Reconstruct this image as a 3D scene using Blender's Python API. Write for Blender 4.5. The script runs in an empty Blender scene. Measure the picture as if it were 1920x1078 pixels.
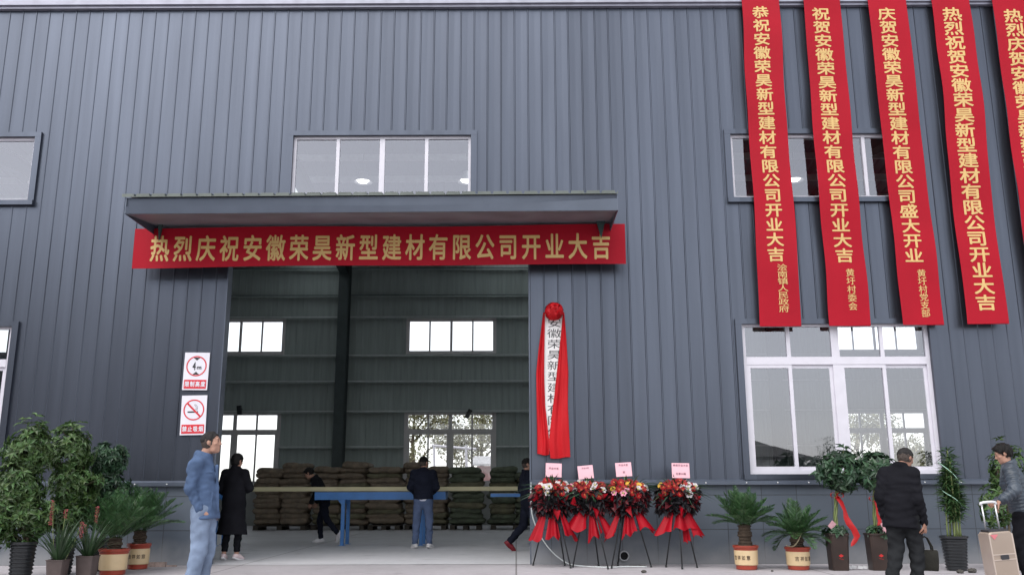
import bpy, math, random
import numpy as np
from mathutils import Vector, Matrix, Quaternion

R = math.radians
scene = bpy.context.scene
COL = scene.collection

# ------------------------------------------------------------------ camera
cam_data = bpy.data.cameras.new('camera')
cam_data.sensor_width = 36.0
cam_data.lens = 31.67
cam_data.clip_end = 2000
cam = bpy.data.objects.new('camera', cam_data)
COL.objects.link(cam)
_pitch, _yaw, _roll = 0.22294, -0.00371, -0.00262
_fwd = Vector((math.sin(_yaw) * math.cos(_pitch), math.cos(_yaw) * math.cos(_pitch), math.sin(_pitch)))
_right = Vector((math.cos(_yaw), -math.sin(_yaw), 0))
_up = _right.cross(_fwd)
_r2 = _right * math.cos(_roll) + _up * math.sin(_roll)
_u2 = -_right * math.sin(_roll) + _up * math.cos(_roll)
_m = Matrix((_r2, _u2, -_fwd)).transposed().to_4x4()
_m.translation = Vector((0, -14.0, 1.0534))
cam.matrix_world = _m
scene.camera = cam

# ------------------------------------------------------------------ light
SUN_EL, SUN_AZ = R(52), R(212)           # bright overcast: a very broad glow high in front of the hall, a little to the left
world = bpy.data.worlds.new('World')
scene.world = world
world.use_nodes = True
wn = world.node_tree.nodes
wl = world.node_tree.links
bg = wn['Background']
sky = wn.new('ShaderNodeTexSky')
sky.sky_type = 'NISHITA'
sky.sun_disc = False
sky.sun_elevation = SUN_EL
sky.sun_rotation = SUN_AZ
sky.air_density = 1.0
sky.dust_density = 1.0
sky.ozone_density = 1.0
hsv = wn.new('ShaderNodeHueSaturation')   # an overcast sky: nearly colourless
hsv.inputs['Saturation'].default_value = 0.22
wl.new(sky.outputs[0], hsv.inputs['Color'])
wl.new(hsv.outputs[0], bg.inputs['Color'])
bg.inputs['Strength'].default_value = 0.15
sun = bpy.data.lights.new('sun', 'SUN')
sun.energy = 1.0
sun.angle = R(60)
sun.color = (1.0, 0.96, 0.9)
sun_o = bpy.data.objects.new('sun', sun)
COL.objects.link(sun_o)
_d = Vector((math.sin(SUN_AZ) * math.cos(SUN_EL), math.cos(SUN_AZ) * math.cos(SUN_EL), math.sin(SUN_EL)))
sun_o.rotation_euler = _d.to_track_quat('Z', 'Y').to_euler()
sun_o.location = (10, 60, 60)

scene.view_settings.view_transform = 'Standard'
scene.view_settings.look = 'None'
scene.view_settings.gamma = 1.0
scene.view_settings.use_curve_mapping = False
scene.view_settings.exposure = 1.1
scene.render.engine = 'CYCLES'
scene.cycles.use_denoising = True
scene.cycles.max_bounces = 8
scene.cycles.diffuse_bounces = 4
scene.cycles.glossy_bounces = 3
scene.cycles.transparent_max_bounces = 24
scene.cycles.sample_clamp_indirect = 8.0

rng = np.random.default_rng(7)
random.seed(7)

# ------------------------------------------------------------------ materials
MATS = {}


def mat(name, color, rough=0.6, metal=0.0, spec=0.5, var=0.12, scale=6.0, bump=0.0, bscale=60.0,
        island=0.0, stretch=None, hue=0.0, emit=0.0, transl=0.0, detail=4.0, dark=None):
    if name in MATS:
        return MATS[name]
    m = bpy.data.materials.new(name)
    m.use_nodes = True
    nt = m.node_tree
    N, L = nt.nodes, nt.links
    b = N['Principled BSDF']
    b.inputs['Roughness'].default_value = rough
    b.inputs['Metallic'].default_value = metal
    b.inputs['Specular IOR Level'].default_value = spec
    tc = N.new('ShaderNodeTexCoord')
    vec = tc.outputs['Object']
    if stretch:
        mp = N.new('ShaderNodeMapping')
        mp.inputs['Scale'].default_value = stretch
        L.new(vec, mp.inputs['Vector'])
        vec = mp.outputs[0]
    nz = N.new('ShaderNodeTexNoise')
    nz.inputs['Scale'].default_value = scale
    nz.inputs['Detail'].default_value = detail
    L.new(vec, nz.inputs['Vector'])
    ramp = N.new('ShaderNodeMapRange')
    ramp.inputs['From Min'].default_value = 0.3
    ramp.inputs['From Max'].default_value = 0.7
    ramp.inputs['To Min'].default_value = 1 - var
    ramp.inputs['To Max'].default_value = 1 + var
    L.new(nz.outputs['Fac'], ramp.inputs['Value'])
    val = ramp.outputs[0]
    geo = None
    if island:
        geo = N.new('ShaderNodeNewGeometry')
        r2 = N.new('ShaderNodeMapRange')
        r2.inputs['To Min'].default_value = 1 - island
        r2.inputs['To Max'].default_value = 1 + island
        L.new(geo.outputs['Random Per Island'], r2.inputs['Value'])
        mu = N.new('ShaderNodeMath')
        mu.operation = 'MULTIPLY'
        L.new(val, mu.inputs[0])
        L.new(r2.outputs[0], mu.inputs[1])
        val = mu.outputs[0]
    h = N.new('ShaderNodeHueSaturation')
    h.inputs['Color'].default_value = (*color, 1)
    L.new(val, h.inputs['Value'])
    if hue and geo:
        r3 = N.new('ShaderNodeMapRange')
        r3.inputs['To Min'].default_value = 0.5 - hue
        r3.inputs['To Max'].default_value = 0.5 + hue
        wnz = N.new('ShaderNodeTexWhiteNoise')
        wnz.noise_dimensions = '1D'
        L.new(geo.outputs['Random Per Island'], wnz.inputs['W'])
        L.new(wnz.outputs['Value'], r3.inputs['Value'])
        L.new(r3.outputs[0], h.inputs['Hue'])
    L.new(h.outputs[0], b.inputs['Base Color'])
    if bump:
        nb = N.new('ShaderNodeTexNoise')
        nb.inputs['Scale'].default_value = bscale
        nb.inputs['Detail'].default_value = 3
        L.new(vec, nb.inputs['Vector'])
        bp = N.new('ShaderNodeBump')
        bp.inputs['Strength'].default_value = bump
        bp.inputs['Distance'].default_value = 0.01
        L.new(nb.outputs['Fac'], bp.inputs['Height'])
        L.new(bp.outputs[0], b.inputs['Normal'])
    if emit:
        b.inputs['Emission Color'].default_value = (*color, 1)
        b.inputs['Emission Strength'].default_value = emit
    if transl:
        t = N.new('ShaderNodeBsdfTranslucent')
        L.new(h.outputs[0], t.inputs['Color'])
        mx = N.new('ShaderNodeMixShader')
        mx.inputs[0].default_value = transl
        L.new(b.outputs[0], mx.inputs[1])
        L.new(t.outputs[0], mx.inputs[2])
        L.new(mx.outputs[0], N['Material Output'].inputs['Surface'])
    MATS[name] = m
    return m


def glass_mat(name, refl, tint=(0.96, 0.97, 0.97), rough=0.01):
    m = bpy.data.materials.new(name)
    m.use_nodes = True
    N, L = m.node_tree.nodes, m.node_tree.links
    N.remove(N['Principled BSDF'])
    tr = N.new('ShaderNodeBsdfTransparent')
    tr.inputs['Color'].default_value = (*tint, 1)
    gl = N.new('ShaderNodeBsdfGlossy')
    gl.inputs['Roughness'].default_value = rough
    gl.inputs['Color'].default_value = (0.92, 0.92, 1.0, 1)
    lw = N.new('ShaderNodeFresnel')
    lw.inputs['IOR'].default_value = 1.5
    ad = N.new('ShaderNodeMath')
    ad.operation = 'ADD'
    ad.use_clamp = True
    ad.inputs[1].default_value = refl
    L.new(lw.outputs[0], ad.inputs[0])
    # slightly wavy float glass
    tc = N.new('ShaderNodeTexCoord')
    nz = N.new('ShaderNodeTexNoise')
    nz.inputs['Scale'].default_value = 1.3
    bp = N.new('ShaderNodeBump')
    bp.inputs['Strength'].default_value = 0.04
    bp.inputs['Distance'].default_value = 0.02
    L.new(tc.outputs['Object'], nz.inputs['Vector'])
    L.new(nz.outputs['Fac'], bp.inputs['Height'])
    L.new(bp.outputs[0], gl.inputs['Normal'])
    mx = N.new('ShaderNodeMixShader')
    L.new(ad.outputs[0], mx.inputs[0])
    L.new(tr.outputs[0], mx.inputs[1])
    L.new(gl.outputs[0], mx.inputs[2])
    L.new(mx.outputs[0], N['Material Output'].inputs['Surface'])
    return m


def wall_mat():
    """dark blue-grey coil-coated steel, with faint streaks and dust"""
    m = mat('wall paint', (0.083, 0.093, 0.119), rough=0.36, metal=0.9, spec=0.8, var=0.10, scale=1.1, stretch=(5, 5, 0.25), bump=0.10, bscale=1.6)
    # each 0.91 m sheet is a slightly different batch
    N, L = m.node_tree.nodes, m.node_tree.links
    tc = N.new('ShaderNodeTexCoord')
    sp = N.new('ShaderNodeSeparateXYZ')
    L.new(tc.outputs['Object'], sp.inputs[0])
    dv = N.new('ShaderNodeMath')
    dv.operation = 'DIVIDE'
    dv.inputs[1].default_value = 0.91
    L.new(sp.outputs['X'], dv.inputs[0])
    fl = N.new('ShaderNodeMath')
    fl.operation = 'FLOOR'
    L.new(dv.outputs[0], fl.inputs[0])
    wnz = N.new('ShaderNodeTexWhiteNoise')
    wnz.noise_dimensions = '1D'
    L.new(fl.outputs[0], wnz.inputs['W'])
    mr = N.new('ShaderNodeMapRange')
    mr.inputs['To Min'].default_value = 0.90
    mr.inputs['To Max'].default_value = 1.10
    L.new(wnz.outputs['Value'], mr.inputs['Value'])
    hs = N.new('ShaderNodeHueSaturation')
    b = N['Principled BSDF']
    src = b.inputs['Base Color'].links[0].from_socket
    L.new(src, hs.inputs['Color'])
    L.new(mr.outputs[0], hs.inputs['Value'])
    L.new(hs.outputs[0], b.inputs['Base Color'])
    return m


def plinth_mat():
    """painted plinth: panel joints, dusty splash zone along the ground"""
    m = bpy.data.materials.new('plinth paint')
    m.use_nodes = True
    N, L = m.node_tree.nodes, m.node_tree.links
    b = N['Principled BSDF']
    b.inputs['Roughness'].default_value = 0.55
    tc = N.new('ShaderNodeTexCoord')
    sp = N.new('ShaderNodeSeparateXYZ')
    L.new(tc.outputs['Object'], sp.inputs[0])
    cb = N.new('ShaderNodeCombineXYZ')
    L.new(sp.outputs['X'], cb.inputs['X'])
    L.new(sp.outputs['Z'], cb.inputs['Y'])
    br = N.new('ShaderNodeTexBrick')
    br.offset = 0.0
    br.inputs['Scale'].default_value = 1.0
    br.inputs['Brick Width'].default_value = 0.53
    br.inputs['Row Height'].default_value = 0.50
    br.inputs['Mortar Size'].default_value = 0.006
    br.inputs['Color1'].default_value = (0.085, 0.103, 0.130, 1)
    br.inputs['Color2'].default_value = (0.072, 0.088, 0.114, 1)
    br.inputs['Mortar'].default_value = (0.035, 0.042, 0.052, 1)
    L.new(cb.outputs[0], br.inputs['Vector'])
    nz = N.new('ShaderNodeTexNoise')
    nz.inputs['Scale'].default_value = 2.5
    nz.inputs['Detail'].default_value = 6
    L.new(tc.outputs['Object'], nz.inputs['Vector'])
    # dust height, broken up by noise
    ad = N.new('ShaderNodeMath')
    ad.operation = 'MULTIPLY_ADD'
    L.new(nz.outputs['Fac'], ad.inputs[0])
    ad.inputs[1].default_value = -0.5
    L.new(sp.outputs['Z'], ad.inputs[2])
    mr = N.new('ShaderNodeMapRange')
    mr.interpolation_type = 'SMOOTHSTEP'
    mr.inputs['From Min'].default_value = -0.28
    mr.inputs['From Max'].default_value = 0.18
    mr.inputs['To Min'].default_value = 0.75
    mr.inputs['To Max'].default_value = 0.0
    L.new(ad.outputs[0], mr.inputs['Value'])
    mx = N.new('ShaderNodeMix')
    mx.data_type = 'RGBA'
    L.new(mr.outputs[0], mx.inputs['Factor'])
    L.new(br.outputs['Color'], mx.inputs[6])
    mx.inputs[7].default_value = (0.27, 0.27, 0.28, 1)
    L.new(mx.outputs[2], b.inputs['Base Color'])
    bp = N.new('ShaderNodeBump')
    bp.inputs['Strength'].default_value = 0.5
    bp.inputs['Distance'].default_value = 0.006
    bp.invert = True
    L.new(br.outputs['Fac'], bp.inputs['Height'])
    L.new(bp.outputs[0], b.inputs['Normal'])
    return m


def concrete_mat(name, c1, c2, rough=0.75):
    m = bpy.data.materials.new(name)
    m.use_nodes = True
    N, L = m.node_tree.nodes, m.node_tree.links
    b = N['Principled BSDF']
    b.inputs['Roughness'].default_value = rough
    tc = N.new('ShaderNodeTexCoord')
    n1 = N.new('ShaderNodeTexNoise')
    n1.inputs['Scale'].default_value = 0.35
    n1.inputs['Detail'].default_value = 8
    n1.inputs['Roughness'].default_value = 0.65
    n2 = N.new('ShaderNodeTexNoise')
    n2.inputs['Scale'].default_value = 9
    n2.inputs['Detail'].default_value = 6
    for n in (n1, n2):
        L.new(tc.outputs['Object'], n.inputs['Vector'])
    ad = N.new('ShaderNodeMath')
    ad.operation = 'MULTIPLY_ADD'
    L.new(n2.outputs['Fac'], ad.inputs[0])
    ad.inputs[1].default_value = 0.35
    L.new(n1.outputs['Fac'], ad.inputs[2])
    mr = N.new('ShaderNodeMapRange')
    mr.inputs['From Min'].default_value = 0.45
    mr.inputs['From Max'].default_value = 0.9
    L.new(ad.outputs[0], mr.inputs['Value'])
    mx = N.new('ShaderNodeMix')
    mx.data_type = 'RGBA'
    L.new(mr.outputs[0], mx.inputs['Factor'])
    mx.inputs[6].default_value = (*c1, 1)
    mx.inputs[7].default_value = (*c2, 1)
    br = N.new('ShaderNodeTexBrick')
    br.offset = 0.0
    br.inputs['Scale'].default_value = 1.0
    br.inputs['Brick Width'].default_value = 4.1
    br.inputs['Row Height'].default_value = 3.3
    br.inputs['Mortar Size'].default_value = 0.012
    br.inputs['Color1'].default_value = (1, 1, 1, 1)
    br.inputs['Color2'].default_value = (.93, .93, .93, 1)
    br.inputs['Mortar'].default_value = (.45, .44, .43, 1)
    L.new(tc.outputs['Object'], br.inputs['Vector'])
    n4 = N.new('ShaderNodeTexNoise')
    n4.inputs['Scale'].default_value = 1.7
    n4.inputs['Detail'].default_value = 3
    L.new(tc.outputs['Object'], n4.inputs['Vector'])
    m4 = N.new('ShaderNodeMapRange')
    m4.inputs['From Min'].default_value = 0.60
    m4.inputs['From Max'].default_value = 0.72
    m4.inputs['To Min'].default_value = 1.0
    m4.inputs['To Max'].default_value = 0.78
    L.new(n4.outputs['Fac'], m4.inputs['Value'])
    mm = N.new('ShaderNodeMix')
    mm.data_type = 'RGBA'
    mm.blend_type = 'MULTIPLY'
    mm.inputs['Factor'].default_value = 1.0
    L.new(mx.outputs[2], mm.inputs[6])
    L.new(br.outputs['Color'], mm.inputs[7])
    hv = N.new('ShaderNodeHueSaturation')
    L.new(mm.outputs[2], hv.inputs['Color'])
    L.new(m4.outputs[0], hv.inputs['Value'])
    L.new(hv.outputs[0], b.inputs['Base Color'])
    n3 = N.new('ShaderNodeTexNoise')
    n3.inputs['Scale'].default_value = 45
    n3.inputs['Detail'].default_value = 5
    L.new(tc.outputs['Object'], n3.inputs['Vector'])
    bp = N.new('ShaderNodeBump')
    bp.inputs['Strength'].default_value = 0.25
    bp.inputs['Distance'].default_value = 0.01
    L.new(n3.outputs['Fac'], bp.inputs['Height'])
    L.new(bp.outputs[0], b.inputs['Normal'])
    return m


M_WALL = wall_mat()
M_TRIM = mat('trim paint', (0.092, 0.108, 0.142), rough=0.36, metal=0.35, var=0.08, scale=3)
M_PLINTH = plinth_mat()
M_LINER = mat('liner sheet', (0.345, 0.40, 0.385), rough=0.5, var=0.12, scale=1.5, stretch=(6, 6, 0.4))
M_STEEL = mat('dark steel', (0.05, 0.068, 0.07), rough=0.5, var=0.15, scale=3)
M_GIRT = mat('galvanised purlin', (0.62, 0.64, 0.64), rough=0.4, metal=0.1, var=0.2, scale=3)
M_ROOFIN = mat('roof underside', (0.11, 0.13, 0.16), rough=0.4, metal=0.2, var=0.15, scale=2)
M_FRAME = mat('white window plastic', (0.60, 0.58, 0.64), rough=0.3, var=0.04)
M_FRAMEIN = mat('grey window plastic', (0.62, 0.60, 0.60), rough=0.4, var=0.04)
M_GLASS = glass_mat('window glass', 0.15)
M_GLASSB = glass_mat('clear window glass', 0.02)
M_CONC = concrete_mat('apron concrete', (0.31, 0.290, 0.305), (0.47, 0.442, 0.465))
M_FLOOR = concrete_mat('hall floor concrete', (0.48, 0.48, 0.50), (0.64, 0.63, 0.66), rough=0.6)
M_RED = mat('red banner cloth', (0.37, 0.004, 0.017), rough=0.6, spec=0.2, var=0.06, scale=1.5, bump=0.35, bscale=7, transl=0.12)
M_GOLD = mat('gold print', (0.58, 0.38, 0.14), rough=0.5, var=0.05)


# ------------------------------------------------------------------ mesh helpers
class MB:
    def __init__(s):
        s.v, s.f, s.mi = [], [], []

    def add(s, verts, faces, mi=0):
        o = len(s.v)
        s.v.extend([tuple(map(float, p)) for p in verts])
        s.f.extend([tuple(i + o for i in f) for f in faces])
        s.mi.extend([mi] * len(faces))
        return s

    def box(s, x0, x1, y0, y1, z0, z1, mi=0):
        v = [(x0, y0, z0), (x1, y0, z0), (x1, y1, z0), (x0, y1, z0), (x0, y0, z1), (x1, y0, z1), (x1, y1, z1), (x0, y1, z1)]
        return s.add(v, [(0, 3, 2, 1), (4, 5, 6, 7), (0, 1, 5, 4), (1, 2, 6, 5), (2, 3, 7, 6), (3, 0, 4, 7)], mi)

    def tube(s, pts, r, n=8, mi=0, cap=True):
        pts = [Vector(p) for p in pts]
        rs = r if isinstance(r, (list, tuple)) else [r] * len(pts)
        rings = []
        prev = None
        for i, p in enumerate(pts):
            t = (pts[min(i + 1, len(pts) - 1)] - pts[max(i - 1, 0)]).normalized()
            if prev is None:
                a = Vector((0, 0, 1)) if abs(t.z) < 0.9 else Vector((1, 0, 0))
                u = t.cross(a).normalized()
            else:
                u = (prev - t * prev.dot(t)).normalized()
            prev = u
            w = t.cross(u)
            rings.append([p + (u * math.cos(2 * math.pi * k / n) + w * math.sin(2 * math.pi * k / n)) * rs[i] for k in range(n)])
        v = [q for ring in rings for q in ring]
        f = []
        for i in range(len(pts) - 1):
            for k in range(n):
                f.append((i * n + k, i * n + (k + 1) % n, (i + 1) * n + (k + 1) % n, (i + 1) * n + k))
        if cap:
            f.append(tuple(range(n - 1, -1, -1)))
            f.append(tuple((len(pts) - 1) * n + k for k in range(n)))
        return s.add(v, f, mi)

    def lathe(s, prof, n=24, c=(0, 0, 0), mi=0, sq=None):
        """profile of (radius, z); sq = superellipse exponent for squarish pots"""
        v, f = [], []
        for r, z in prof:
            for k in range(n):
                a = 2 * math.pi * (k + 0.5) / n
                ca, sa = math.cos(a), math.sin(a)
                q = 1.0
                if sq:
                    q = (abs(ca) ** sq + abs(sa) ** sq) ** (-1.0 / sq)
                v.append((c[0] + r * q * ca, c[1] + r * q * sa, c[2] + z))
        for i in range(len(prof) - 1):
            for k in range(n):
                f.append((i * n + k, i * n + (k + 1) % n, (i + 1) * n + (k + 1) % n, (i + 1) * n + k))
        f.append(tuple(range(n - 1, -1, -1)))
        f.append(tuple((len(prof) - 1) * n + k for k in range(n)))
        return s.add(v, f, mi)

    def build(s, name, m, parent=None, smooth=False, autosmooth=None):
        me = bpy.data.meshes.new(name)
        me.from_pydata(s.v, [], s.f)
        for x in (m if isinstance(m, (list, tuple)) else [m]):
            me.materials.append(x)
        if any(s.mi):
            me.polygons.foreach_set('material_index', s.mi)
        if smooth:
            me.polygons.foreach_set('use_smooth', [True] * len(me.polygons))
            if autosmooth:
                try:
                    me.set_sharp_from_angle(angle=R(autosmooth))
                except Exception:
                    pass
        me.update()
        o = bpy.data.objects.new(name, me)
        COL.objects.link(o)
        o.parent = parent
        return o


def np_mesh(name, V, F, m, parent=None, smooth=True):
    """V (n,3), F (m,k) arrays"""
    me = bpy.data.meshes.new(name)
    V = np.asarray(V, np.float32)
    F = np.asarray(F, np.int32)
    k = F.shape[1]
    me.vertices.add(len(V))
    me.vertices.foreach_set('co', V.ravel())
    me.loops.add(F.size)
    me.loops.foreach_set('vertex_index', F.ravel())
    me.polygons.add(len(F))
    me.polygons.foreach_set('loop_start', np.arange(0, F.size, k, dtype=np.int32))
    me.polygons.foreach_set('loop_total', np.full(len(F), k, np.int32))
    me.polygons.foreach_set('use_smooth', np.full(len(F), smooth, bool))
    me.update(calc_edges=True)
    me.validate()
    for x in (m if isinstance(m, (list, tuple)) else [m]):
        me.materials.append(x)
    o = bpy.data.objects.new(name, me)
    COL.objects.link(o)
    o.parent = parent
    return o


def tag(o, label=None, cat=None, group=None, kind=None):
    if label:
        o['label'] = label
    if cat:
        o['category'] = cat
    if group:
        o['group'] = group
    if kind:
        o['kind'] = kind
    return o


def thing(name, label, cat, loc=(0, 0, 0), rz=0.0, group=None):
    o = bpy.data.objects.new(name, None)
    o.empty_display_size = 0.2
    COL.objects.link(o)
    o.location = loc
    o.rotation_euler = (0, 0, rz)
    return tag(o, label, cat, group)


def copy_tree(o, loc, rz=None, label=None):
    def rec(src, parent):
        c = src.copy()
        COL.objects.link(c)
        c.parent = parent
        for ch in src.children:
            rec(ch, c)
        return c
    r = rec(o, None)
    r.location = loc
    if rz is not None:
        r.rotation_euler = (0, 0, rz)
    if label:
        r['label'] = label
    return r


# ------------------------------------------------------------------ lettering
_glyphs = {}


def glyph(ch, bold=0.0):
    """outline of one character as triangles in the x-y plane, in em units, centred on its own em box"""
    key = (ch, bold)
    if key in _glyphs:
        return _glyphs[key]
    c = bpy.data.curves.new('glyph', 'FONT')
    c.body = ch
    c.size = 1.0
    c.offset = bold
    c.resolution_u = 3
    o = bpy.data.objects.new('glyph', c)
    COL.objects.link(o)
    bpy.context.view_layer.update()
    dg = bpy.context.evaluated_depsgraph_get()
    me = bpy.data.meshes.new_from_object(o.evaluated_get(dg))
    V = np.array([v.co[:] for v in me.vertices]).reshape(-1, 3)
    F = [tuple(p.vertices) for p in me.polygons]
    bpy.data.objects.remove(o)
    bpy.data.curves.remove(c)
    bpy.data.meshes.remove(me)
    if ord(ch) > 255:
        V = V - np.array([0.5, 0.36, 0])
    elif len(V):
        V = V - np.array([(V[:, 0].min() + V[:, 0].max()) / 2, (V[:, 1].min() + V[:, 1].max()) / 2, 0])
    _glyphs[key] = (V, F)
    return _glyphs[key]


def lettering(items, m, parent, y, name='lettering', disp=None, bold=0.012):
    """items: (char, x, z, width, height): flat print facing -y, laid on the surface y (+ disp(x, z))"""
    mb = MB()
    sh = [(0, 0)] if bold <= 0 else [(0, 0), (bold, .5 * bold), (-bold, -.5 * bold), (.5 * bold, -bold), (-.5 * bold, bold)]
    for ch, x, z, w, h in items:
        V, F = glyph(ch)
        for q, (sx, sz) in enumerate(sh):
            P = np.zeros((len(V), 3))
            P[:, 0] = x + (V[:, 0] + sx) * w / 0.86
            P[:, 2] = z + (V[:, 1] + sz) * h / 0.86
            P[:, 1] = y
            if disp is not None:
                P[:, 1] += disp(P[:, 0], P[:, 2])
            P[:, 1] -= q * .0004
            mb.add(P, F)
    return mb.build(name, m, parent)


# ------------------------------------------------------------------ setting: ground
g = MB()
g.add([(-400, -400, 0), (400, -400, 0), (400, 400, 0), (-400, 400, 0)], [(0, 1, 2, 3)])
tag(g.build('ground', M_CONC), kind='structure')

# ------------------------------------------------------------------ the factory hall
XC, S, A = -2.192, 7.217, 1.468
BAYS = [XC + S * k for k in (-2, -1, 0, 1, 2)]
XL, XR = BAYS[0] - S / 2, BAYS[-1] + S / 2
ZU0, ZU1, ZL0, ZL1 = 5.70, 6.807, 1.306, 3.619
ZE = 9.19
DX0, DX1, DZ = -4.604, 0.228, 4.86
YB = 16.42
Z0 = 1.19        # top of the plinth ledge

g = MB()
g.add([(XL + .1, 0.05, 0.004), (XR - .1, 0.05, 0.004), (XR - .1, YB, 0.004), (XL + .1, YB, 0.004)], [(0, 1, 2, 3)])
tag(g.build('hall_floor', M_FLOOR), kind='structure')

hall = thing('factory_hall', 'long dark blue-grey corrugated steel factory hall with a wide open doorway', 'building')

PITCH = 0.2275


def corr(mb, x0, x1, z0, z1, y=0.0):
    pts = []
    i0, i1 = int(math.floor(x0 / PITCH)) - 1, int(math.ceil(x1 / PITCH)) + 1
    for i in range(i0, i1 + 1):
        c = i * PITCH
        for dx, dy in ((-.014, 0), (-.006, -.011), (.006, -.011), (.014, 0), (.113, .002)):
            pts.append((c + dx, dy))
    xs = np.array([p[0] for p in pts])
    ys = np.array([p[1] for p in pts])
    sel = [(x, yy) for x, yy in pts if x0 + 1e-4 < x < x1 - 1e-4]
    prof = [(x0, float(np.interp(x0, xs, ys)))] + sel + [(x1, float(np.interp(x1, xs, ys)))]
    n = len(prof)
    v = [(x, y + yy, z0) for x, yy in prof] + [(x, y + yy, z1) for x, yy in prof]
    mb.add(v, [(i, i + 1, n + i + 1, n + i) for i in range(n - 1)])


fw, lin = MB(), MB()
rects = []
for k, xc in enumerate(BAYS):
    xa, xb = xc - S / 2, xc + S / 2
    if k == 2:
        rects += [(xa, DX0, Z0, ZE), (DX1, xb, Z0, ZE), (DX0, xc - A, DZ, ZE), (xc + A, DX1, DZ, ZE),
                  (xc - A, xc + A, DZ, ZU0), (xc - A, xc + A, ZU1, ZE)]
    else:
        rects += [(xa, xc - A, Z0, ZE), (xc + A, xb, Z0, ZE), (xc - A, xc + A, Z0, ZL0),
                  (xc - A, xc + A, ZL1, ZU0), (xc - A, xc + A, ZU1, ZE)]
for r in rects:
    corr(fw, *r)
    lin.box(r[0], r[1], .12, .16, r[2], r[3])
fw.build('front_wall', M_WALL, hall)
lin.build('wall_liner', M_LINER, hall)
for xa, xb in ((XL, DX0), (DX1, XR)):
    MB().box(xa, xb, -.012, .24, -.05, 1.15).build('plinth', M_PLINTH, hall)

# ledge flashing over the plinth
for xa, xb in ((XL, DX0 - .002), (DX1 + .002, XR)):
    lg = MB()
    v = [(xa, -.10, 1.152), (xb, -.10, 1.152), (xb, -.10, 1.205), (xa, -.10, 1.205), (xa, -.028, 1.232), (xb, -.028, 1.232),
         (xa, .10, 1.152), (xb, .10, 1.152), (xa, .10, 1.232), (xb, .10, 1.232)]
    lg.add(v, [(0, 1, 2, 3), (3, 2, 5, 4), (4, 5, 9, 8), (6, 7, 1, 0), (8, 9, 7, 6), (0, 3, 4, 8, 6), (1, 7, 9, 5, 2)])
    # fixing screws with washers
    x = xa + .3
    while x < xb:
        n0 = len(lg.v)
        lg.lathe([(.011, 0), (.011, .006), (.005, .010)], 8, (0, 0, 0), mi=1)
        lg.v[n0:] = [(x + px, -.10 - pz, 1.18 + py) for px, py, pz in lg.v[n0:]]
        x += random.uniform(.45, .75)
    lg.build('ledge', [M_TRIM, mat('zinc screw', (.6, .6, .6), rough=.3, metal=.8)], hall)

# door lining
dl = MB()
dl.box(DX0, DX0 + .018, -.012, .20, 0.0, DZ)
dl.box(DX1 - .018, DX1, -.012, .20, 0.0, DZ)
dl.box(DX0 + .018, DX1 - .018, -.012, .20, DZ - .03, DZ)
dl.build('door_lining', M_TRIM, hall)

# eave: flashing, gutter
ev = MB()
ev.box(XL - .1, XR + .1, -.075, .12, 9.12, 9.162)
ev.box(XL - .1, XR + .1, -.12, .10, 9.165, 9.33)
ev.build('gutter', mat('gutter paint', (0.28, 0.28, 0.34), rough=.4, metal=.3), hall)

# windows
M_PANE = M_GLASS


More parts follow.
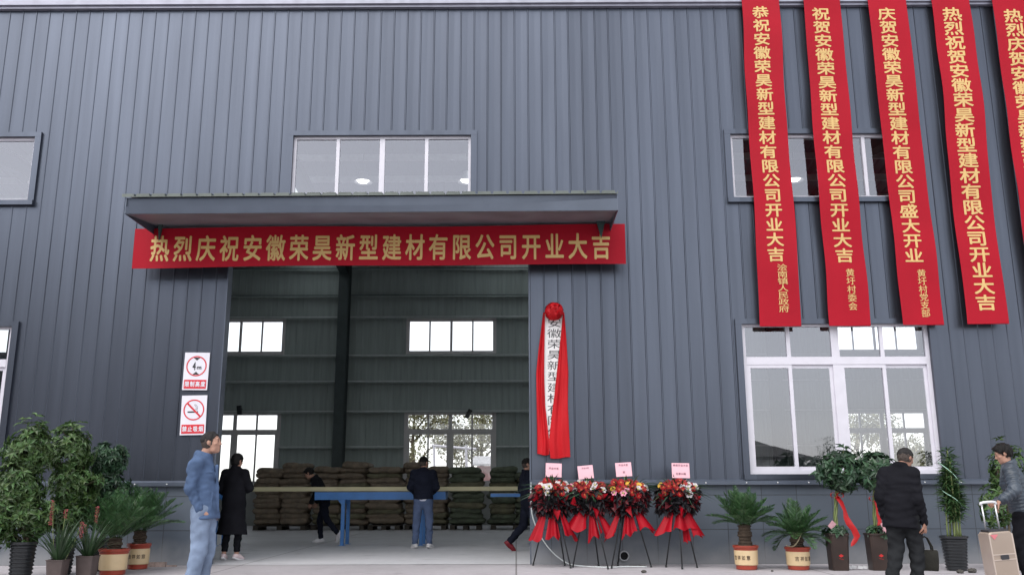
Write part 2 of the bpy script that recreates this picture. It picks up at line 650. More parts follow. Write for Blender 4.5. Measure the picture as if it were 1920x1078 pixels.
def window(kind, xc, y, front=True):
    fr = MB()
    mF = M_FRAME if front else M_FRAMEIN
    z0, z1 = (ZU0, ZU1) if kind == 'upper' else (ZL0, ZL1)
    x0, x1 = xc - A, xc + A
    d0, d1 = y, y + .06
    panes = []
    if kind == 'upper':
        w = .045
        fr.box(x0, x0 + w, d0, d1, z0, z1)
        fr.box(x1 - w, x1, d0, d1, z0, z1)
        fr.box(x0 + w, x1 - w, d0, d1, z0, z0 + w)
        fr.box(x0 + w, x1 - w, d0, d1, z1 - w, z1)
        xs = [x0 + w]
        for fx, mw in ((-.5, .055), (0, .085), (.5, .055)):
            c = xc + fx * A
            fr.box(c - mw / 2, c + mw / 2, d0 - .004, d1 - .004, z0 + w, z1 - w)
            panes.append((xs[-1], c - mw / 2, z0 + w, z1 - w))
            xs.append(c + mw / 2)
        panes.append((xs[-1], x1 - w, z0 + w, z1 - w))
    else:
        w = .06
        zt0, zt1 = 2.985, 3.105
        fr.box(x0, x0 + w, d0, d1, z0, z1)
        fr.box(x1 - w, x1, d0, d1, z0, z1)
        fr.box(x0 + w, x1 - w, d0, d1, z0, z0 + w)
        fr.box(x0 + w, x1 - w, d0, d1, z1 - w * .6, z1)
        fr.box(x0 + w, x1 - w, d0 - .004, d1 - .004, zt0, zt1)
        xs = [x0 + w]
        for fx, mw in ((-.5, .06), (0, .12), (.5, .06)):
            c = xc + fx * A
            fr.box(c - mw / 2, c + mw / 2, d0 + .002, d1 - .006, zt1, z1 - w * .6)
            panes.append((xs[-1], c - mw / 2, zt1, z1 - w * .6))
            xs.append(c + mw / 2)
        panes.append((xs[-1], x1 - w, zt1, z1 - w * .6))
        fr.box(xc - .06, xc + .06, d0 + .002, d1 - .006, z0 + w, zt0)
        # four sliding sashes
        for i, (sa, sb) in enumerate(((x0 + w, xc - A / 2 + .03), (xc - A / 2 - .03, xc - .06), (xc + .06, xc + A / 2 + .03), (xc + A / 2 - .03, x1 - w))):
            yy = d0 + (.004 if i % 2 == 0 else .032)
            sw = .055
            za, zb = z0 + w, zt0
            fr.box(sa, sa + sw, yy, yy + .024, za, zb)
            fr.box(sb - sw, sb, yy, yy + .024, za, zb)
            fr.box(sa + sw, sb - sw, yy, yy + .024, za, za + sw)
            fr.box(sa + sw, sb - sw, yy, yy + .024, zb - sw, zb)
            panes.append((sa + sw, sb - sw, za + sw, zb - sw))
    win = fr.build('window', mF, hall)
    for a, b, c, d in panes:
        p = MB()
        yy = y + .03
        p.add([(a, yy, c), (b, yy, c), (b, yy, d), (a, yy, d)], [(0, 1, 2, 3)])
        p.build('pane', M_GLASS if front else M_GLASSB, win)
    # flashing round the opening
    t = MB()
    if front:
        e, q0, q1 = .10, -.045, .10
        t.box(x0 - e, x1 + e, q0, q1, z1, z1 + e * .8)
        t.box(x0 - e, x1 + e, q0 - .03, q1, z0 - e * .8, z0)
        t.box(x0 - e, x0, q0 + .002, q1, z0, z1)
        t.box(x1, x1 + e, q0 + .002, q1, z0, z1)
        t.build('window_trim', M_WALL, win)
    else:
        e, q0, q1 = .07, y - .05, y + .10
        t.box(x0 - e, x1 + e, q0, q1, z1, z1 + e)
        t.box(x0 - e, x1 + e, q0, q1, z0 - e, z0)
        t.box(x0 - e, x0, q0 + .002, q1, z0, z1)
        t.box(x1, x1 + e, q0 + .002, q1, z0, z1)
        t.build('window_trim', M_FRAMEIN, win)


for k, xc in enumerate(BAYS):
    if k in (1, 2, 3, 4):
        window('upper', xc, .03)
    if k in (1, 3, 4):
        window('lower', xc, .03)
    window('upper', xc, YB - .02, False)
    window('lower', xc, YB - .02, False)

# back wall with its openings, side walls, roof
bw = MB()
for k, xc in enumerate(BAYS):
    xa, xb = xc - S / 2, xc + S / 2
    for r in ((xa, xc - A, 1.15, ZE), (xc + A, xb, 1.15, ZE), (xc - A, xc + A, 1.15, ZL0), (xc - A, xc + A, ZL1, ZU0), (xc - A, xc + A, ZU1, ZE)):
        corr(bw, *r, y=YB)
        bw.box(r[0], r[1], YB + .06, YB + .12, r[2], r[3])
bw.build('back_wall', M_LINER, hall)
bp = MB()
bp.box(XL, XR, YB - .02, YB + .16, -.05, 1.15)
bp.build('back_plinth', mat('grey render', (.33, .34, .33), rough=.8, var=.12, scale=2), hall)
for xs_ in (XL, XR):
    sw = MB()
    v = [(xs_, 0.0, 0), (xs_, YB + .12, 0), (xs_, YB + .12, ZE), (xs_, YB / 2, ZE + .82), (xs_, 0, ZE)]
    v2 = [(x + (.08 if xs_ > 0 else -.08), y, z) for x, y, z in v]
    sw.add(v + v2, [(0, 1, 2, 3, 4), (9, 8, 7, 6, 5)] + [(i, i + 5, (i + 1) % 5 + 5, (i + 1) % 5) for i in range(5)])
    sw.build('side_wall', M_LINER, hall)
SKY_X = [(-7.6, -6.1), (-1.15, .85), (1.7, 3.3)]  # outer two strips are unseen, added to brighten the hall inside
M_SKYL = mat('translucent skylight sheet', (.62, .66, .66), rough=.5, transl=.75, var=.05)
spans, cur = [], XL - .1
for a_, b_ in SKY_X:
    spans += [(cur, a_, False), (a_, b_, True)]
    cur = b_
spans.append((cur, XR + .1, False))
rfm_, skys = MB(), []
for xa, xb, skl in spans:
    mbx = MB() if skl else rfm_
    for ya, yb, za, zb in ((-.05, YB / 2, ZE + .005, ZE + .825), (YB / 2, YB + .17, ZE + .825, ZE + .005)):
        prof = [(xa, 0)]
        x = math.ceil(xa / .3) * .3
        while x + .2 < xb:
            prof += [(x + .02, 0), (x + .05, .03), (x + .09, .03), (x + .12, 0)]
            x += .30
        prof.append((xb, 0))
        n = len(prof)
        v = [(px, ya, za + pz) for px, pz in prof] + [(px, yb, zb + pz) for px, pz in prof]
        mbx.add(v, [(i, i + 1, n + i + 1, n + i) for i in range(n - 1)])
    if skl:
        mbx.build('skylight_fill', M_SKYL, hall)
rfm_.build('roof', M_ROOFIN, hall)

for k in range(1, 5):
    xcol = XL + S * k
    for yc in (.42, YB - .50):
        c = MB()
        # H section column: two flanges and a web
        hw = .17
        c.box(xcol - hw, xcol + hw, yc - .24, yc - .215, .0, 8.75)
        c.box(xcol - hw, xcol + hw, yc + .215, yc + .24, .0, 8.75)
        c.box(xcol - .012, xcol + .012, yc - .215, yc + .215, .0, 8.75)
        c.box(xcol - .22, xcol + .22, yc - .28, yc + .28, .004, .03)
        c.build('column', M_STEEL, hall)
    for y0_, y1_ in ((.66, YB / 2), (YB - .74, YB / 2)):
        r = MB()
        za, zb = ZE - .30, ZE + .82 - .42
        d = .62
        for (a0, a1) in ((0, .022), (-d, -d + .022)):
            d1 = -.38 if a0 < 0 else a0
            v = []
            for yy, zz, dd in ((y0_, za, a0), (y1_, zb, d1)):
                v += [(xcol - .14, yy, zz + dd), (xcol + .14, yy, zz + dd), (xcol + .14, yy, zz + dd + .022), (xcol - .14, yy, zz + dd + .022)]
            r.add(v, [(0, 1, 2, 3), (7, 6, 5, 4), (0, 4, 5, 1), (1, 5, 6, 2), (2, 6, 7, 3), (3, 7, 4, 0)])
        v = []
        for yy, zz, dd in ((y0_, za, -d + .022), (y1_, zb, -.358)):
            v += [(xcol - .01, yy, zz + dd), (xcol + .01, yy, zz + dd), (xcol + .01, yy, zz), (xcol - .01, yy, zz)]
        r.add(v, [(0, 1, 2, 3), (7, 6, 5, 4), (0, 4, 5, 1), (1, 5, 6, 2), (2, 6, 7, 3), (3, 7, 4, 0)])
        r.build('rafter', M_STEEL, hall)

# girts along the back wall, purlins under the roof (channel sections: web and two lips)
for z in (2.53, 3.70, 4.70, 5.58, 6.90, 7.65, 8.6):
    spans = [(XL + .1, XR - .1)]
    if ZL0 < z < ZL1:
        ed = [XL + .1]
        for xc in BAYS:
            ed += [xc - A - .08, xc + A + .08]
        ed.append(XR - .1)
        spans = [(ed[i], ed[i + 1]) for i in range(0, len(ed), 2)]
    for a, b in spans:
        gb = MB()
        gb.box(a, b, YB - .20, YB - .03, z - .014, z + .012)
        gb.box(a, b, YB - .197, YB - .19, z - .06, z - .0142, mi=1)
        gb.build('girt', [M_GIRT if z < 7 else M_STEEL, M_LINER], hall)
for i in range(12):
    y = .8 + (YB - 1.6) * i / 11
    zz = ZE + .82 * (1 - abs(y - YB / 2) / (YB / 2))
    pb = MB()
    pb.box(XL + .1, XR - .1, y - .03, y + .03, zz - .19, zz - .012)
    pb.build('purlin', M_GIRT, hall)

# canopy over the doorway
CX0, CX1, CY = -5.70, 1.495, -1.40
cn = MB()
# soffit slopes a little down to the front
cn.add([(CX0, CY + .02, 5.035), (CX1, CY + .02, 5.06), (CX1, -.03, 5.24), (CX0, -.03, 5.215),
        (CX0, CY + .02, 5.075), (CX1, CY + .02, 5.10), (CX1, -.03, 5.28), (CX0, -.03, 5.255)],
       [(0, 3, 2, 1), (4, 5, 6, 7), (0, 1, 5, 4), (1, 2, 6, 5), (2, 3, 7, 6), (3, 0, 4, 7)])
canopy = cn.build('canopy', mat('soffit sheet', (.17, .17, .19), rough=.5, metal=.1, var=.2, scale=2), hall)
fs = MB()


def slab(mb, x0, x1, y0, y1, zl0, zl1, zr0, zr1):
    mb.add([(x0, y0, zl0), (x1, y0, zr0), (x1, y1, zr0), (x0, y1, zl0), (x0, y0, zl1), (x1, y0, zr1), (x1, y1, zr1), (x0, y1, zl1)],
           [(0, 3, 2, 1), (4, 5, 6, 7), (0, 1, 5, 4), (1, 2, 6, 5), (2, 3, 7, 6), (3, 0, 4, 7)])


# folded front fascia: upper band leans back, lower band catches the light; dented at the right end
nseg = 40
for i in range(nseg):
    xa, xb = CX0 + (CX1 - CX0) * i / nseg, CX0 + (CX1 - CX0) * (i + 1) / nseg

    def zz(x):
        return 0.025 * (x - CX0) / (CX1 - CX0)

    def kink(x):
        t = (x - CX0) / (CX1 - CX0)
        return 5.135 + zz(x) + .012 * math.sin(9 * t) + (.07 * max(0, (t - .82) / .18))
    P = []
    for x in (xa, xb):
        P += [(x, CY - .012, 5.03 + zz(x)), (x, CY - .030, kink(x)), (x, CY + .012, kink(x) + .012), (x, CY - .004, 5.275 + zz(x)), (x, CY + .018, 5.275 + zz(x))]
    fs.add(P, [(j, j + 5, j + 6, j + 1) for j in range(4)])
slab(fs, CX0 - .012, CX0 + .004, CY - .02, -.03, 5.03, 5.27, 5.03, 5.27)
slab(fs, CX1 - .004, CX1 + .012, CY - .02, -.03, 5.055, 5.295, 5.055, 5.295)
fs.build('fascia', M_TRIM, canopy)
dk = MB()
x = CX0 - .06
prof = []
while x < CX1 + .02:
    prof += [(x, .04), (x + .17, .04), (x + .178, .0), (x + .207, .0), (x + .215, .04)]
    x += .2275
n = len(prof)
v = []
for yy, z in ((CY - .05, 5.285), (-.03, 5.50)):
    v += [(px, yy, z + pz + .025 * (px - CX0) / (CX1 - CX0)) for px, pz in prof]
for yy, z in ((CY - .05, 5.275), (-.03, 5.49)):
    v += [(px, yy, z + .0 + .025 * (px - CX0) / (CX1 - CX0)) for px, pz in prof]
dk.add(v, [(i, i + 1, n + i + 1, n + i) for i in range(n - 1)] + [(2 * n + i + 1, 2 * n + i, i, i + 1)[::-1] for i in range(n - 1)])
dk.build('canopy_deck', mat('canopy sheet', (.105, .12, .11), rough=.5, metal=.1, var=.15, scale=3), canopy)
for bx in (CX0 + .12, CX1 - .10):
    b = MB()
    v = [(bx - .03, -.38, 5.18), (bx + .03, -.38, 5.18), (bx, -.38, 4.93), (bx - .03, -.44, 5.18), (bx + .03, -.44, 5.18), (bx, -.44, 4.90)]
    b.add(v, [(0, 1, 2), (5, 4, 3), (0, 3, 4, 1), (1, 4, 5, 2), (2, 5, 3, 0)])
    if bx > 0:
        for i in range(len(b.v)):
            px, py, pz = b.v[i]
            b.v[i] = (bx - .05 + (px - bx) * 2.2, py - .02, pz)
    b.build('bracket', mat('green bracket', (.03, .06, .055), rough=.6), canopy)

# drain pipe stub through the plinth
pp = MB()
ring = [(.075, 0), (.075, .07), (.058, .07), (.058, .004)]
nn = 24
v, f = [], []
for r_, h_ in ring:
    for k in range(nn):
        a = 2 * math.pi * k / nn
        v.append((1.605 + r_ * math.cos(a), -.012 - h_, .125 + r_ * math.sin(a)))
for i in range(3):
    for k in range(nn):
        f.append((i * nn + k, i * nn + (k + 1) % nn, (i + 1) * nn + (k + 1) % nn, (i + 1) * nn + k))
pp.add(v, f)
dp = pp.build('drain_pipe', mat('pipe plastic', (.33, .34, .36), rough=.5), hall, smooth=True, autosmooth=40)
hole = MB()
hole.add([(1.605 + .058 * math.cos(2 * math.pi * k / nn), -.018, .125 + .058 * math.sin(2 * math.pi * k / nn)) for k in range(nn)], [tuple(range(nn))])
hole.build('bore_shade', mat('bore shade black', (.012, .012, .014), rough=.9), dp)  # black disc paints the shade inside the pipe

# high bay lamps hanging from the ridge
lamp_l = {-3.95: 'hanging hall lamp behind the left half of the window over the canopy',
          -1.25: 'hanging hall lamp behind the right half of the window over the canopy',
          7.25: 'hanging hall lamp seen between the first two vertical red banners',
          -12.4: 'hanging hall lamp behind the window at the far left edge'}
for lx, ll in lamp_l.items():
    t = thing('hall_lamp', ll, 'lamp', (lx, YB / 2, 8.98), group='lamps hanging under the hall roof')
    b = MB()
    b.lathe([(.02, .22), (.10, .20), (.12, .10), (.25, -.06), (.26, -.08), (.25, -.08), (.22, -.05), (.05, .05)], 20)
    b.build('lamp_shade', mat('lamp aluminium', (.5, .5, .52), rough=.35, metal=.4), t, smooth=True)
    b = MB()
    b.lathe([(.01, -.10), (.12, -.08), (.16, -.03), (.12, .04), (.02, .05)], 16)
    b.build('bulb', mat('lit bulb', (1, .98, .95), emit=1.5), t, smooth=True)
    b = MB()
    b.tube([(0, 0, .20), (0, 0, .86)], .012, 6)
    b.build('lamp_rod', M_STEEL, t)

# ================================================================== red banners
def wave(seed, amp=.010, fx=3.0, fz=1.3):
    r = random.Random(seed)
    p = [r.uniform(0, 6.28) for _ in range(4)]

    def fn(x, z):
        return amp * (np.sin(fx * x + p[0]) * .5 + np.sin(fz * z + p[1]) + .4 * np.sin(2.7 * fz * z + 1.5 * x + p[2]))
    return fn


def cloth_strip(name, label, zs, edges, y, m, disp, group, nx=10):
    """a hung cloth: edges(z) gives left and right x; 4 mm thick"""
    V = []
    for z in zs:
        a, b = edges(z)
        for i in range(nx + 1):
            x = a + (b - a) * i / nx
            V.append((x, y + float(disp(x, z)), z))
    n = len(V)
    V += [(a, b + .004, c) for a, b, c in V]
    F = []
    w = nx + 1
    for r in range(len(zs) - 1):
        for i in range(nx):
            q = r * w + i
            F.append((q, q + w, q + w + 1, q + 1))
            F.append((n + q, n + q + 1, n + q + w + 1, n + q + w))
    for r in range(len(zs) - 1):
        for c in (0, nx):
            q = r * w + c
            F.append((q, q + w, q + w + n, q + n) if c else (q + n, q + w + n, q + w, q))
    for r in (0, len(zs) - 1):
        for i in range(nx):
            q = r * w + i
            F.append((q, q + 1, q + 1 + n, q + n) if r == 0 else (q + n, q + 1 + n, q + 1, q))
    mb = MB()
    mb.add(V, F)
    o = mb.build(name, m, None, smooth=True, autosmooth=50)
    return tag(o, label, 'banner', group)


GV = 'red vertical banners hanging from the eave'
CO = '安徽荣昊新型建材有限公司'
VB = [
    ('red vertical banner hanging leftmost of five, small print below ending beside the window',
     (3.852, 4.482), (3.822, 4.461), 3.556, '恭祝' + CO + '开业大吉', (4.149, 8.93), (4.134, 4.703), .245, .205,
     '浍南镇人民政府', (4.213, 4.493), (4.205, 3.832), .145, .098),
    ('red vertical banner second from the left, five small characters at its lower end',
     (4.89, 5.513), (4.892, 5.54), 3.561, '祝贺' + CO + '开业大吉', (5.163, 8.895), (5.206, 4.69), .265, .205,
     '黄圩村委会', (5.287, 4.411), (5.287, 3.871), .125, .115),
    ('red vertical banner in the middle of the five, six small characters at its lower end',
     (5.985, 6.634), (6.030, 6.670), 3.566, '庆贺' + CO + '盛大开业', (6.277, 8.89), (6.307, 4.677), .265, .21,
     '黄圩村党支部', (6.398, 4.39), (6.398, 3.748), .125, .115),
    ('red vertical banner with large gold characters only, right of the lower window',
     (7.077, 7.718), (7.028, 7.659), 3.579, '热烈祝贺' + CO + '开业大吉', (7.381, 8.884), (7.347, 3.915), .285, .225,
     '', None, None, 0, 0),
    ('red vertical banner cut off by the right edge of the photo',
     (8.088, 8.72), (8.10, 8.735), 3.58, '热烈庆贺' + CO + '开业大吉', (8.395, 8.84), (8.40, 3.92), .28, .22,
     '', None, None, 0, 0),
]
for i, (lab, top, bot, zb, txt, t0, t1, cw, ch, small, s0, s1, sw_, sh_) in enumerate(VB):
    y = -.165
    w = wave(i + 3, amp=.020, fx=3.2, fz=1.7)
    rr = random.Random(i)
    ph = rr.uniform(0, 6)

    def off(z, zb=zb, ph=ph):
        return .012 * math.sin(1.6 * z + ph) + .006 * math.sin(4.1 * z + 2 * ph)

    def edges(z, top=top, bot=bot, zb=zb, off=off):
        t = (9.17 - z) / (9.17 - zb)
        return top[0] + (bot[0] - top[0]) * t + off(z), top[1] + (bot[1] - top[1]) * t + off(z + .3)
    zs = list(np.linspace(9.38, zb, 64))
    b = cloth_strip('vertical_banner', lab, zs, edges, y, M_RED, w, GV)
    items = []
    for k, c in enumerate(txt):
        t = k / (len(txt) - 1)
        z = t0[1] + (t1[1] - t0[1]) * t
        items.append((c, t0[0] + (t1[0] - t0[0]) * t + off(z), z, cw, ch))
    fine = []
    for k, c in enumerate(small):
        t = k / (len(small) - 1)
        fine.append((c, s0[0] + (s1[0] - s0[0]) * t, s0[1] + (s1[1] - s0[1]) * t, sw_, sh_))
    lettering(items, M_GOLD, b, y - .003, disp=w, bold=.022)
    if fine:
        lettering(fine, M_GOLD, b, y - .003, name='small_lettering', disp=w, bold=.008)
    hem = MB()
    hem.tube([(bot[0] + .01, y - .004 + float(w(bot[0], zb)), zb + .004), (bot[1] - .01, y - .004 + float(w(bot[1], zb)), zb + .004)], .009, 8)
    hem.build('hem', M_RED, b, smooth=True)

# long horizontal banner under the canopy
hy = -.36
hw_ = wave(40, amp=.009, fx=1.1, fz=2.0)


def hedge(z):
    return -5.997, 1.730


def hz(x):
    return .004 * (x + 6) + .010 * math.sin(1.3 * x)


V, F = [], []
nx, nz = 90, 8
for k in range(2):
    for j in range(nz + 1):
        for i in range(nx + 1):
            x = -5.997 + 7.727 * i / nx
            z = 5.125 + hz(x) - (.637 + .008 * math.sin(.9 * x)) * j / nz
            V.append((x, hy + float(hw_(x, z)) + k * .004, z))
n = (nx + 1) * (nz + 1)
for j in range(nz):
    for i in range(nx):
        q = j * (nx + 1) + i
        F.append((q, q + nx + 1, q + nx + 2, q + 1))
        F.append((n + q, n + q + 1, n + q + nx + 2, n + q + nx + 1))
mb = MB()
mb.add(V, F)
hb = mb.build('horizontal_banner', M_RED, None, smooth=True)
tag(hb, 'long horizontal red banner with gold characters hung under the canopy over the doorway', 'banner')
txt = '热烈庆祝' + CO + '开业大吉'
lettering([(c, -5.581 + 6.928 * k / 19, 4.782 + .017 * k / 19, .268, .375) for k, c in enumerate(txt)], M_GOLD, hb, hy - .003, disp=hw_, bold=.02)

# ================================================================== notice boards beside the door
M_SIGN = mat('sign white', (.74, .72, .78), rough=.35, var=.03)
M_SRED = mat('sign red', (.62, .03, .045), rough=.4, var=.03)
M_SBLK = mat('sign black', (.02, .02, .025), rough=.5, var=.03)


def disc_ring(mb, cx, cz, r0, r1, y, n=48):
    v = []
    for k in range(n):
        a = 2 * math.pi * k / n
        v += [(cx + r0 * math.cos(a), y, cz + r0 * math.sin(a)), (cx + r1 * math.cos(a), y, cz + r1 * math.sin(a))]
    mb.add(v, [(2 * k, 2 * ((k + 1) % n), 2 * ((k + 1) % n) + 1, 2 * k + 1) for k in range(n)])


def sign(label, x0, x1, z0, z1, kind, tilt):
    w, h = x1 - x0, z1 - z0
    t = thing('wall_sign', label, 'sign', ((x0 + x1) / 2, -.032, z0), group='white sign boards left of the doorway')
    t.rotation_euler = (0, tilt, 0)
    MB().box(-w / 2, w / 2, -.004, .004, 0, h).build('panel', M_SIGN, t)
    MB().box(-w / 2 + .022, w / 2 - .022, -.0075, -.0055, .022, .16).build('caption_band', M_SRED, t)
    cap = '限制高度' if kind == 'height' else '禁止吸烟'
    lettering([(c, -w / 2 + .07 + k * (w - .14) / 3, .091, .062, .075) for k, c in enumerate(cap)], M_SIGN, t, -.009, name='caption', bold=.03)
    rg = MB()
    cz = .16 + (h - .16) * .50
    r = w * .41
    disc_ring(rg, 0, cz, r * .88, r, -.0065)
    if kind != 'height':
        c, s_ = math.cos(R(-45)), math.sin(R(-45))
        q = r * .94
        a = .014
        rg.add([(-q * c - a * s_, -.0072, cz - q * s_ - -a * c * -1), (-q * c + a * s_, -.0072, cz - q * s_ - a * c * -1),
                (q * c + a * s_, -.0072, cz + q * s_ + a * c), (q * c - a * s_, -.0072, cz + q * s_ - a * c)], [(0, 1, 2, 3)])
        rg.v[-4:] = [(-q * c + a * .7, -.0072, cz - q * s_ + a * .7), (-q * c - a * .7, -.0072, cz - q * s_ - a * .7),
                     (q * c - a * .7, -.0072, cz + q * s_ - a * .7), (q * c + a * .7, -.0072, cz + q * s_ + a * .7)]
    rg.build('ring', M_SRED, t)
    if kind == 'height':
        lettering([('4', -.035, cz, .085, .15), ('m', .045, cz - .028, .085, .075)], M_SBLK, t, -.009, name='figure', bold=.02)
        ar = MB()
        ar.add([(-.055, -.0068, cz + r * .84), (.055, -.0068, cz + r * .84), (0, -.0068, cz + r * .55)], [(0, 2, 1)])
        ar.add([(-.055, -.0068, cz - r * .84), (.055, -.0068, cz - r * .84), (0, -.0068, cz - r * .55)], [(0, 1, 2)])
        ar.build('arrowheads', M_SBLK, t)
    else:
        cg = MB()
        cg.box(-.095, .045, -.0069, -.0062, cz - .042, cz - .020)
        cg.box(.052, .066, -.0069, -.0062, cz - .042, cz - .020)
        for dx in (.0, .022):
            pts = [(.015 + dx + .022 * math.sin(k * .55), -.0066, cz - .005 + .013 * k) for k in range(8)]
            cg.tube(pts, .0022, 5)
        cg.build('cigarette', M_SBLK, t)


sign('white height limit sign with red ring around 4m, the upper sign left of the doorway', -5.178, -4.789, 2.607, 3.193, 'height', R(.6))
sign('white no smoking sign with struck-out cigarette, the lower sign left of the doorway', -5.160, -4.768, 1.918, 2.524, 'smoke', R(-.9))

# ================================================================== name board with its red cloth
nb = MB()
nb.box(.445, .765, -.062, -.032, 1.66, 3.80)
nbo = nb.build('name_board', mat('board white', (.78, .77, .76), rough=.4, var=.03))
tag(nbo, 'tall white name board with black characters, half hidden by red cloth', 'name board')
lettering([(c, .612 - .002 * k, 3.640 - .169 * k, .20, .135) for k, c in enumerate(CO)], mat('board ink', (.045, .045, .05), rough=.6), nbo, -.065, bold=0)

M_SILK = mat('red silk', (.52, .006, .012), rough=.5, spec=.25, var=.06, scale=3, transl=.1)


def drape(outer, inner, seed):
    zs = np.linspace(outer[0][1], outer[-1][1], 60)
    V, F = [], []
    nx = 22
    rr = random.Random(seed)
    p = [rr.uniform(0, 6) for _ in range(4)]
    for j, z in enumerate(zs):
        a = np.interp(-z, [-q[1] for q in outer], [q[0] for q in outer])
        b = np.interp(-z, [-q[1] for q in inner], [q[0] for q in inner])
        t = j / 59
        for i in range(nx + 1):
            u = i / nx
            fold = .014 * math.sin(u * 9 + p[0] + 1.5 * t) * min(1, t * 3 + .2) + .008 * math.sin(u * 17 + p[1] - 2 * t) + .006 * math.sin(t * 14 + p[2] + 4 * u)
            V.append((a + (b - a) * u + .004 * math.sin(7 * t + p[3]), -.10 - fold - .015 * math.sin(math.pi * u), z - .012 * math.sin(u * 5 + p[2]) * t))
    w = nx + 1
    for j in range(59):
        for i in range(nx):
            q = j * w + i
            F.append((q, q + w, q + w + 1, q + 1))
    return V, F


cl = MB()
L_ = drape([(.433, 3.80), (.36, 3.2), (.325, 2.84), (.322, 2.2), (.322, 1.605)], [(.462, 3.80), (.449, 2.84), (.456, 2.346), (.506, 1.78), (.505, 1.604)], 1)
R_ = drape([(.745, 3.80), (.657, 3.005), (.601, 2.509), (.53, 2.021), (.500, 1.78), (.520, 1.556)], [(.768, 3.80), (.80, 3.2), (.82, 2.838), (.806, 2.345), (.823, 1.556)], 2)
cl.add(*L_)
cl.add(*R_)
# second layer gives the cloth its thickness
for V, F in (L_, R_):
    cl.add([(x, y + .005, z) for x, y, z in V], [f[::-1] for f in F])
co = cl.build('red_cloth', M_SILK, None, smooth=True)
tag(co, 'red silk cloth draped down both sides of the white name board', 'cloth')

# silk flower ball: many curled petals
V, F = [], []
for k in range(260):
    z = 1 - 2 * (k + .5) / 260
    th = k * 2.39996
    r_ = math.sqrt(max(0, 1 - z * z))
    nrm = Vector((r_ * math.cos(th), r_ * math.sin(th), z))
    a = nrm.orthogonal().normalized()
    a.rotate(Quaternion(nrm, rng.uniform(0, 6.28)))
    b = nrm.cross(a)
    s_ = rng.uniform(.028, .04)
    rad = .135 * rng.uniform(.86, 1.05)
    o = len(V)
    for da, db, dn in ((-1, -.5, -.25), (0, -.8, .05), (1, -.5, -.25), (1, .5, .2), (0, .9, .35), (-1, .5, .2)):
        V.append(tuple(nrm * (rad + dn * .03) + a * da * s_ + b * db * s_))
    F += [(o, o + 1, o + 4, o + 5), (o + 1, o + 2, o + 3, o + 4)]
fb = MB()
fb.add(V, F)
fbo = fb.build('silk_flower', mat('red silk petals', (.46, .005, .010), rough=.5, spec=.25, island=.25), None, smooth=True)
fbo.location = (.607, -.17, 3.80)
tag(fbo, 'round red silk flower ball at the top of the name board', 'silk flower')

# ================================================================== leaves
def unit(v):
    return v / np.maximum(1e-9, np.linalg.norm(v, axis=-1, keepdims=True))


def leaves(base, d, L, W, droop=0.25, up=None, cup=0.25):
    """many folded pointed leaves: base (n,3), direction d (n,3), length L, width W -> verts, tris"""
    n = len(base)
    d = unit(d)
    if up is None:
        up = np.tile(np.array([0, 0, 1.0]), (n, 1))
    up = up + rng.normal(0, .35, (n, 3))
    s = unit(np.cross(d, up))
    nn = np.cross(s, d)
    L = np.broadcast_to(np.asarray(L, float), (n,))[:, None]
    W = np.broadcast_to(np.asarray(W, float), (n,))[:, None]
    mid = base + d * L * .45
    l = mid + s * W * .5 + nn * W * cup
    r = mid - s * W * .5 + nn * W * cup
    tip = base + d * L - nn * L * droop
    V = np.stack([base, l, tip, r, mid], 1).reshape(-1, 3)
    f = np.array([[0, 1, 4], [0, 4, 3], [1, 2, 4], [4, 2, 3]])
    F = (np.arange(n)[:, None, None] * 5 + f[None]).reshape(-1, 3)
    return V, F


def merge(parts):
    V, F, o = [], [], 0
    for v, f in parts:
        V.append(v)
        F.append(f + o)
        o += len(v)
    return np.concatenate(V), np.concatenate(F)


M_LEAF = mat('glossy green leaf', (.060, .112, .033), rough=.42, var=.2, scale=4, island=.55, hue=.02, transl=.2)
M_LEAFD = mat('dark green leaf', (.028, .066, .032), rough=.42, var=.2, scale=4, island=.5, hue=.02, transl=.12)
M_CYCAD = mat('cycad leaf', (.036, .092, .030), rough=.4, var=.2, scale=3, island=.4, hue=.02, transl=.15)
M_GRASS = mat('orchid leaf', (.035, .075, .030), rough=.45, var=.2, scale=3, island=.4, transl=.15)
M_BAMB = mat('bamboo leaf', (.050, .10, .025), rough=.45, var=.2, scale=4, island=.45, hue=.02, transl=.2)
M_STEM = mat('brown stem', (.10, .075, .05), rough=.8, var=.25, scale=12, bump=.5)
M_GSTEM = mat('green stem', (.16, .20, .07), rough=.5, var=.2, scale=8)
M_SOIL = mat('potting soil', (.03, .022, .016), rough=.95, var=.3, scale=30, bump=.6)
M_BLACKPOT = mat('black ribbed plastic', (.022, .024, .027), rough=.3, var=.1)
M_TERRA = mat('red glazed pot', (.30, .045, .025), rough=.3, var=.12, scale=4)
M_CREAM = mat('cream pot band', (.62, .46, .27), rough=.4, var=.08, scale=5)
M_BROWN = mat('dark brown pot', (.032, .019, .015), rough=.4, var=.25, scale=5)


def palmate(centers, outw, L, W, k=6, spread=.9, droop=.45):
    """palmate leaf sprays: k leaflets radiating from each centre"""
    n = len(centers)
    outw = unit(outw)
    a = unit(np.cross(outw, rng.normal(0, 1, (n, 3))))
    b = np.cross(outw, a)
    parts = []
    ph = rng.uniform(0, 6.28, n)
    for i in range(k):
        th = ph + 2 * math.pi * i / k
        d = a * np.cos(th)[:, None] + b * np.sin(th)[:, None] + outw * (.45 + rng.uniform(-.2, .2, (n, 1)))
        d[:, 2] -= droop * .4
        parts.append(leaves(centers, d, L * rng.uniform(.7, 1.15, n), W * rng.uniform(.8, 1.15, n), droop=droop * .5, up=outw.copy()))
    return merge(parts)


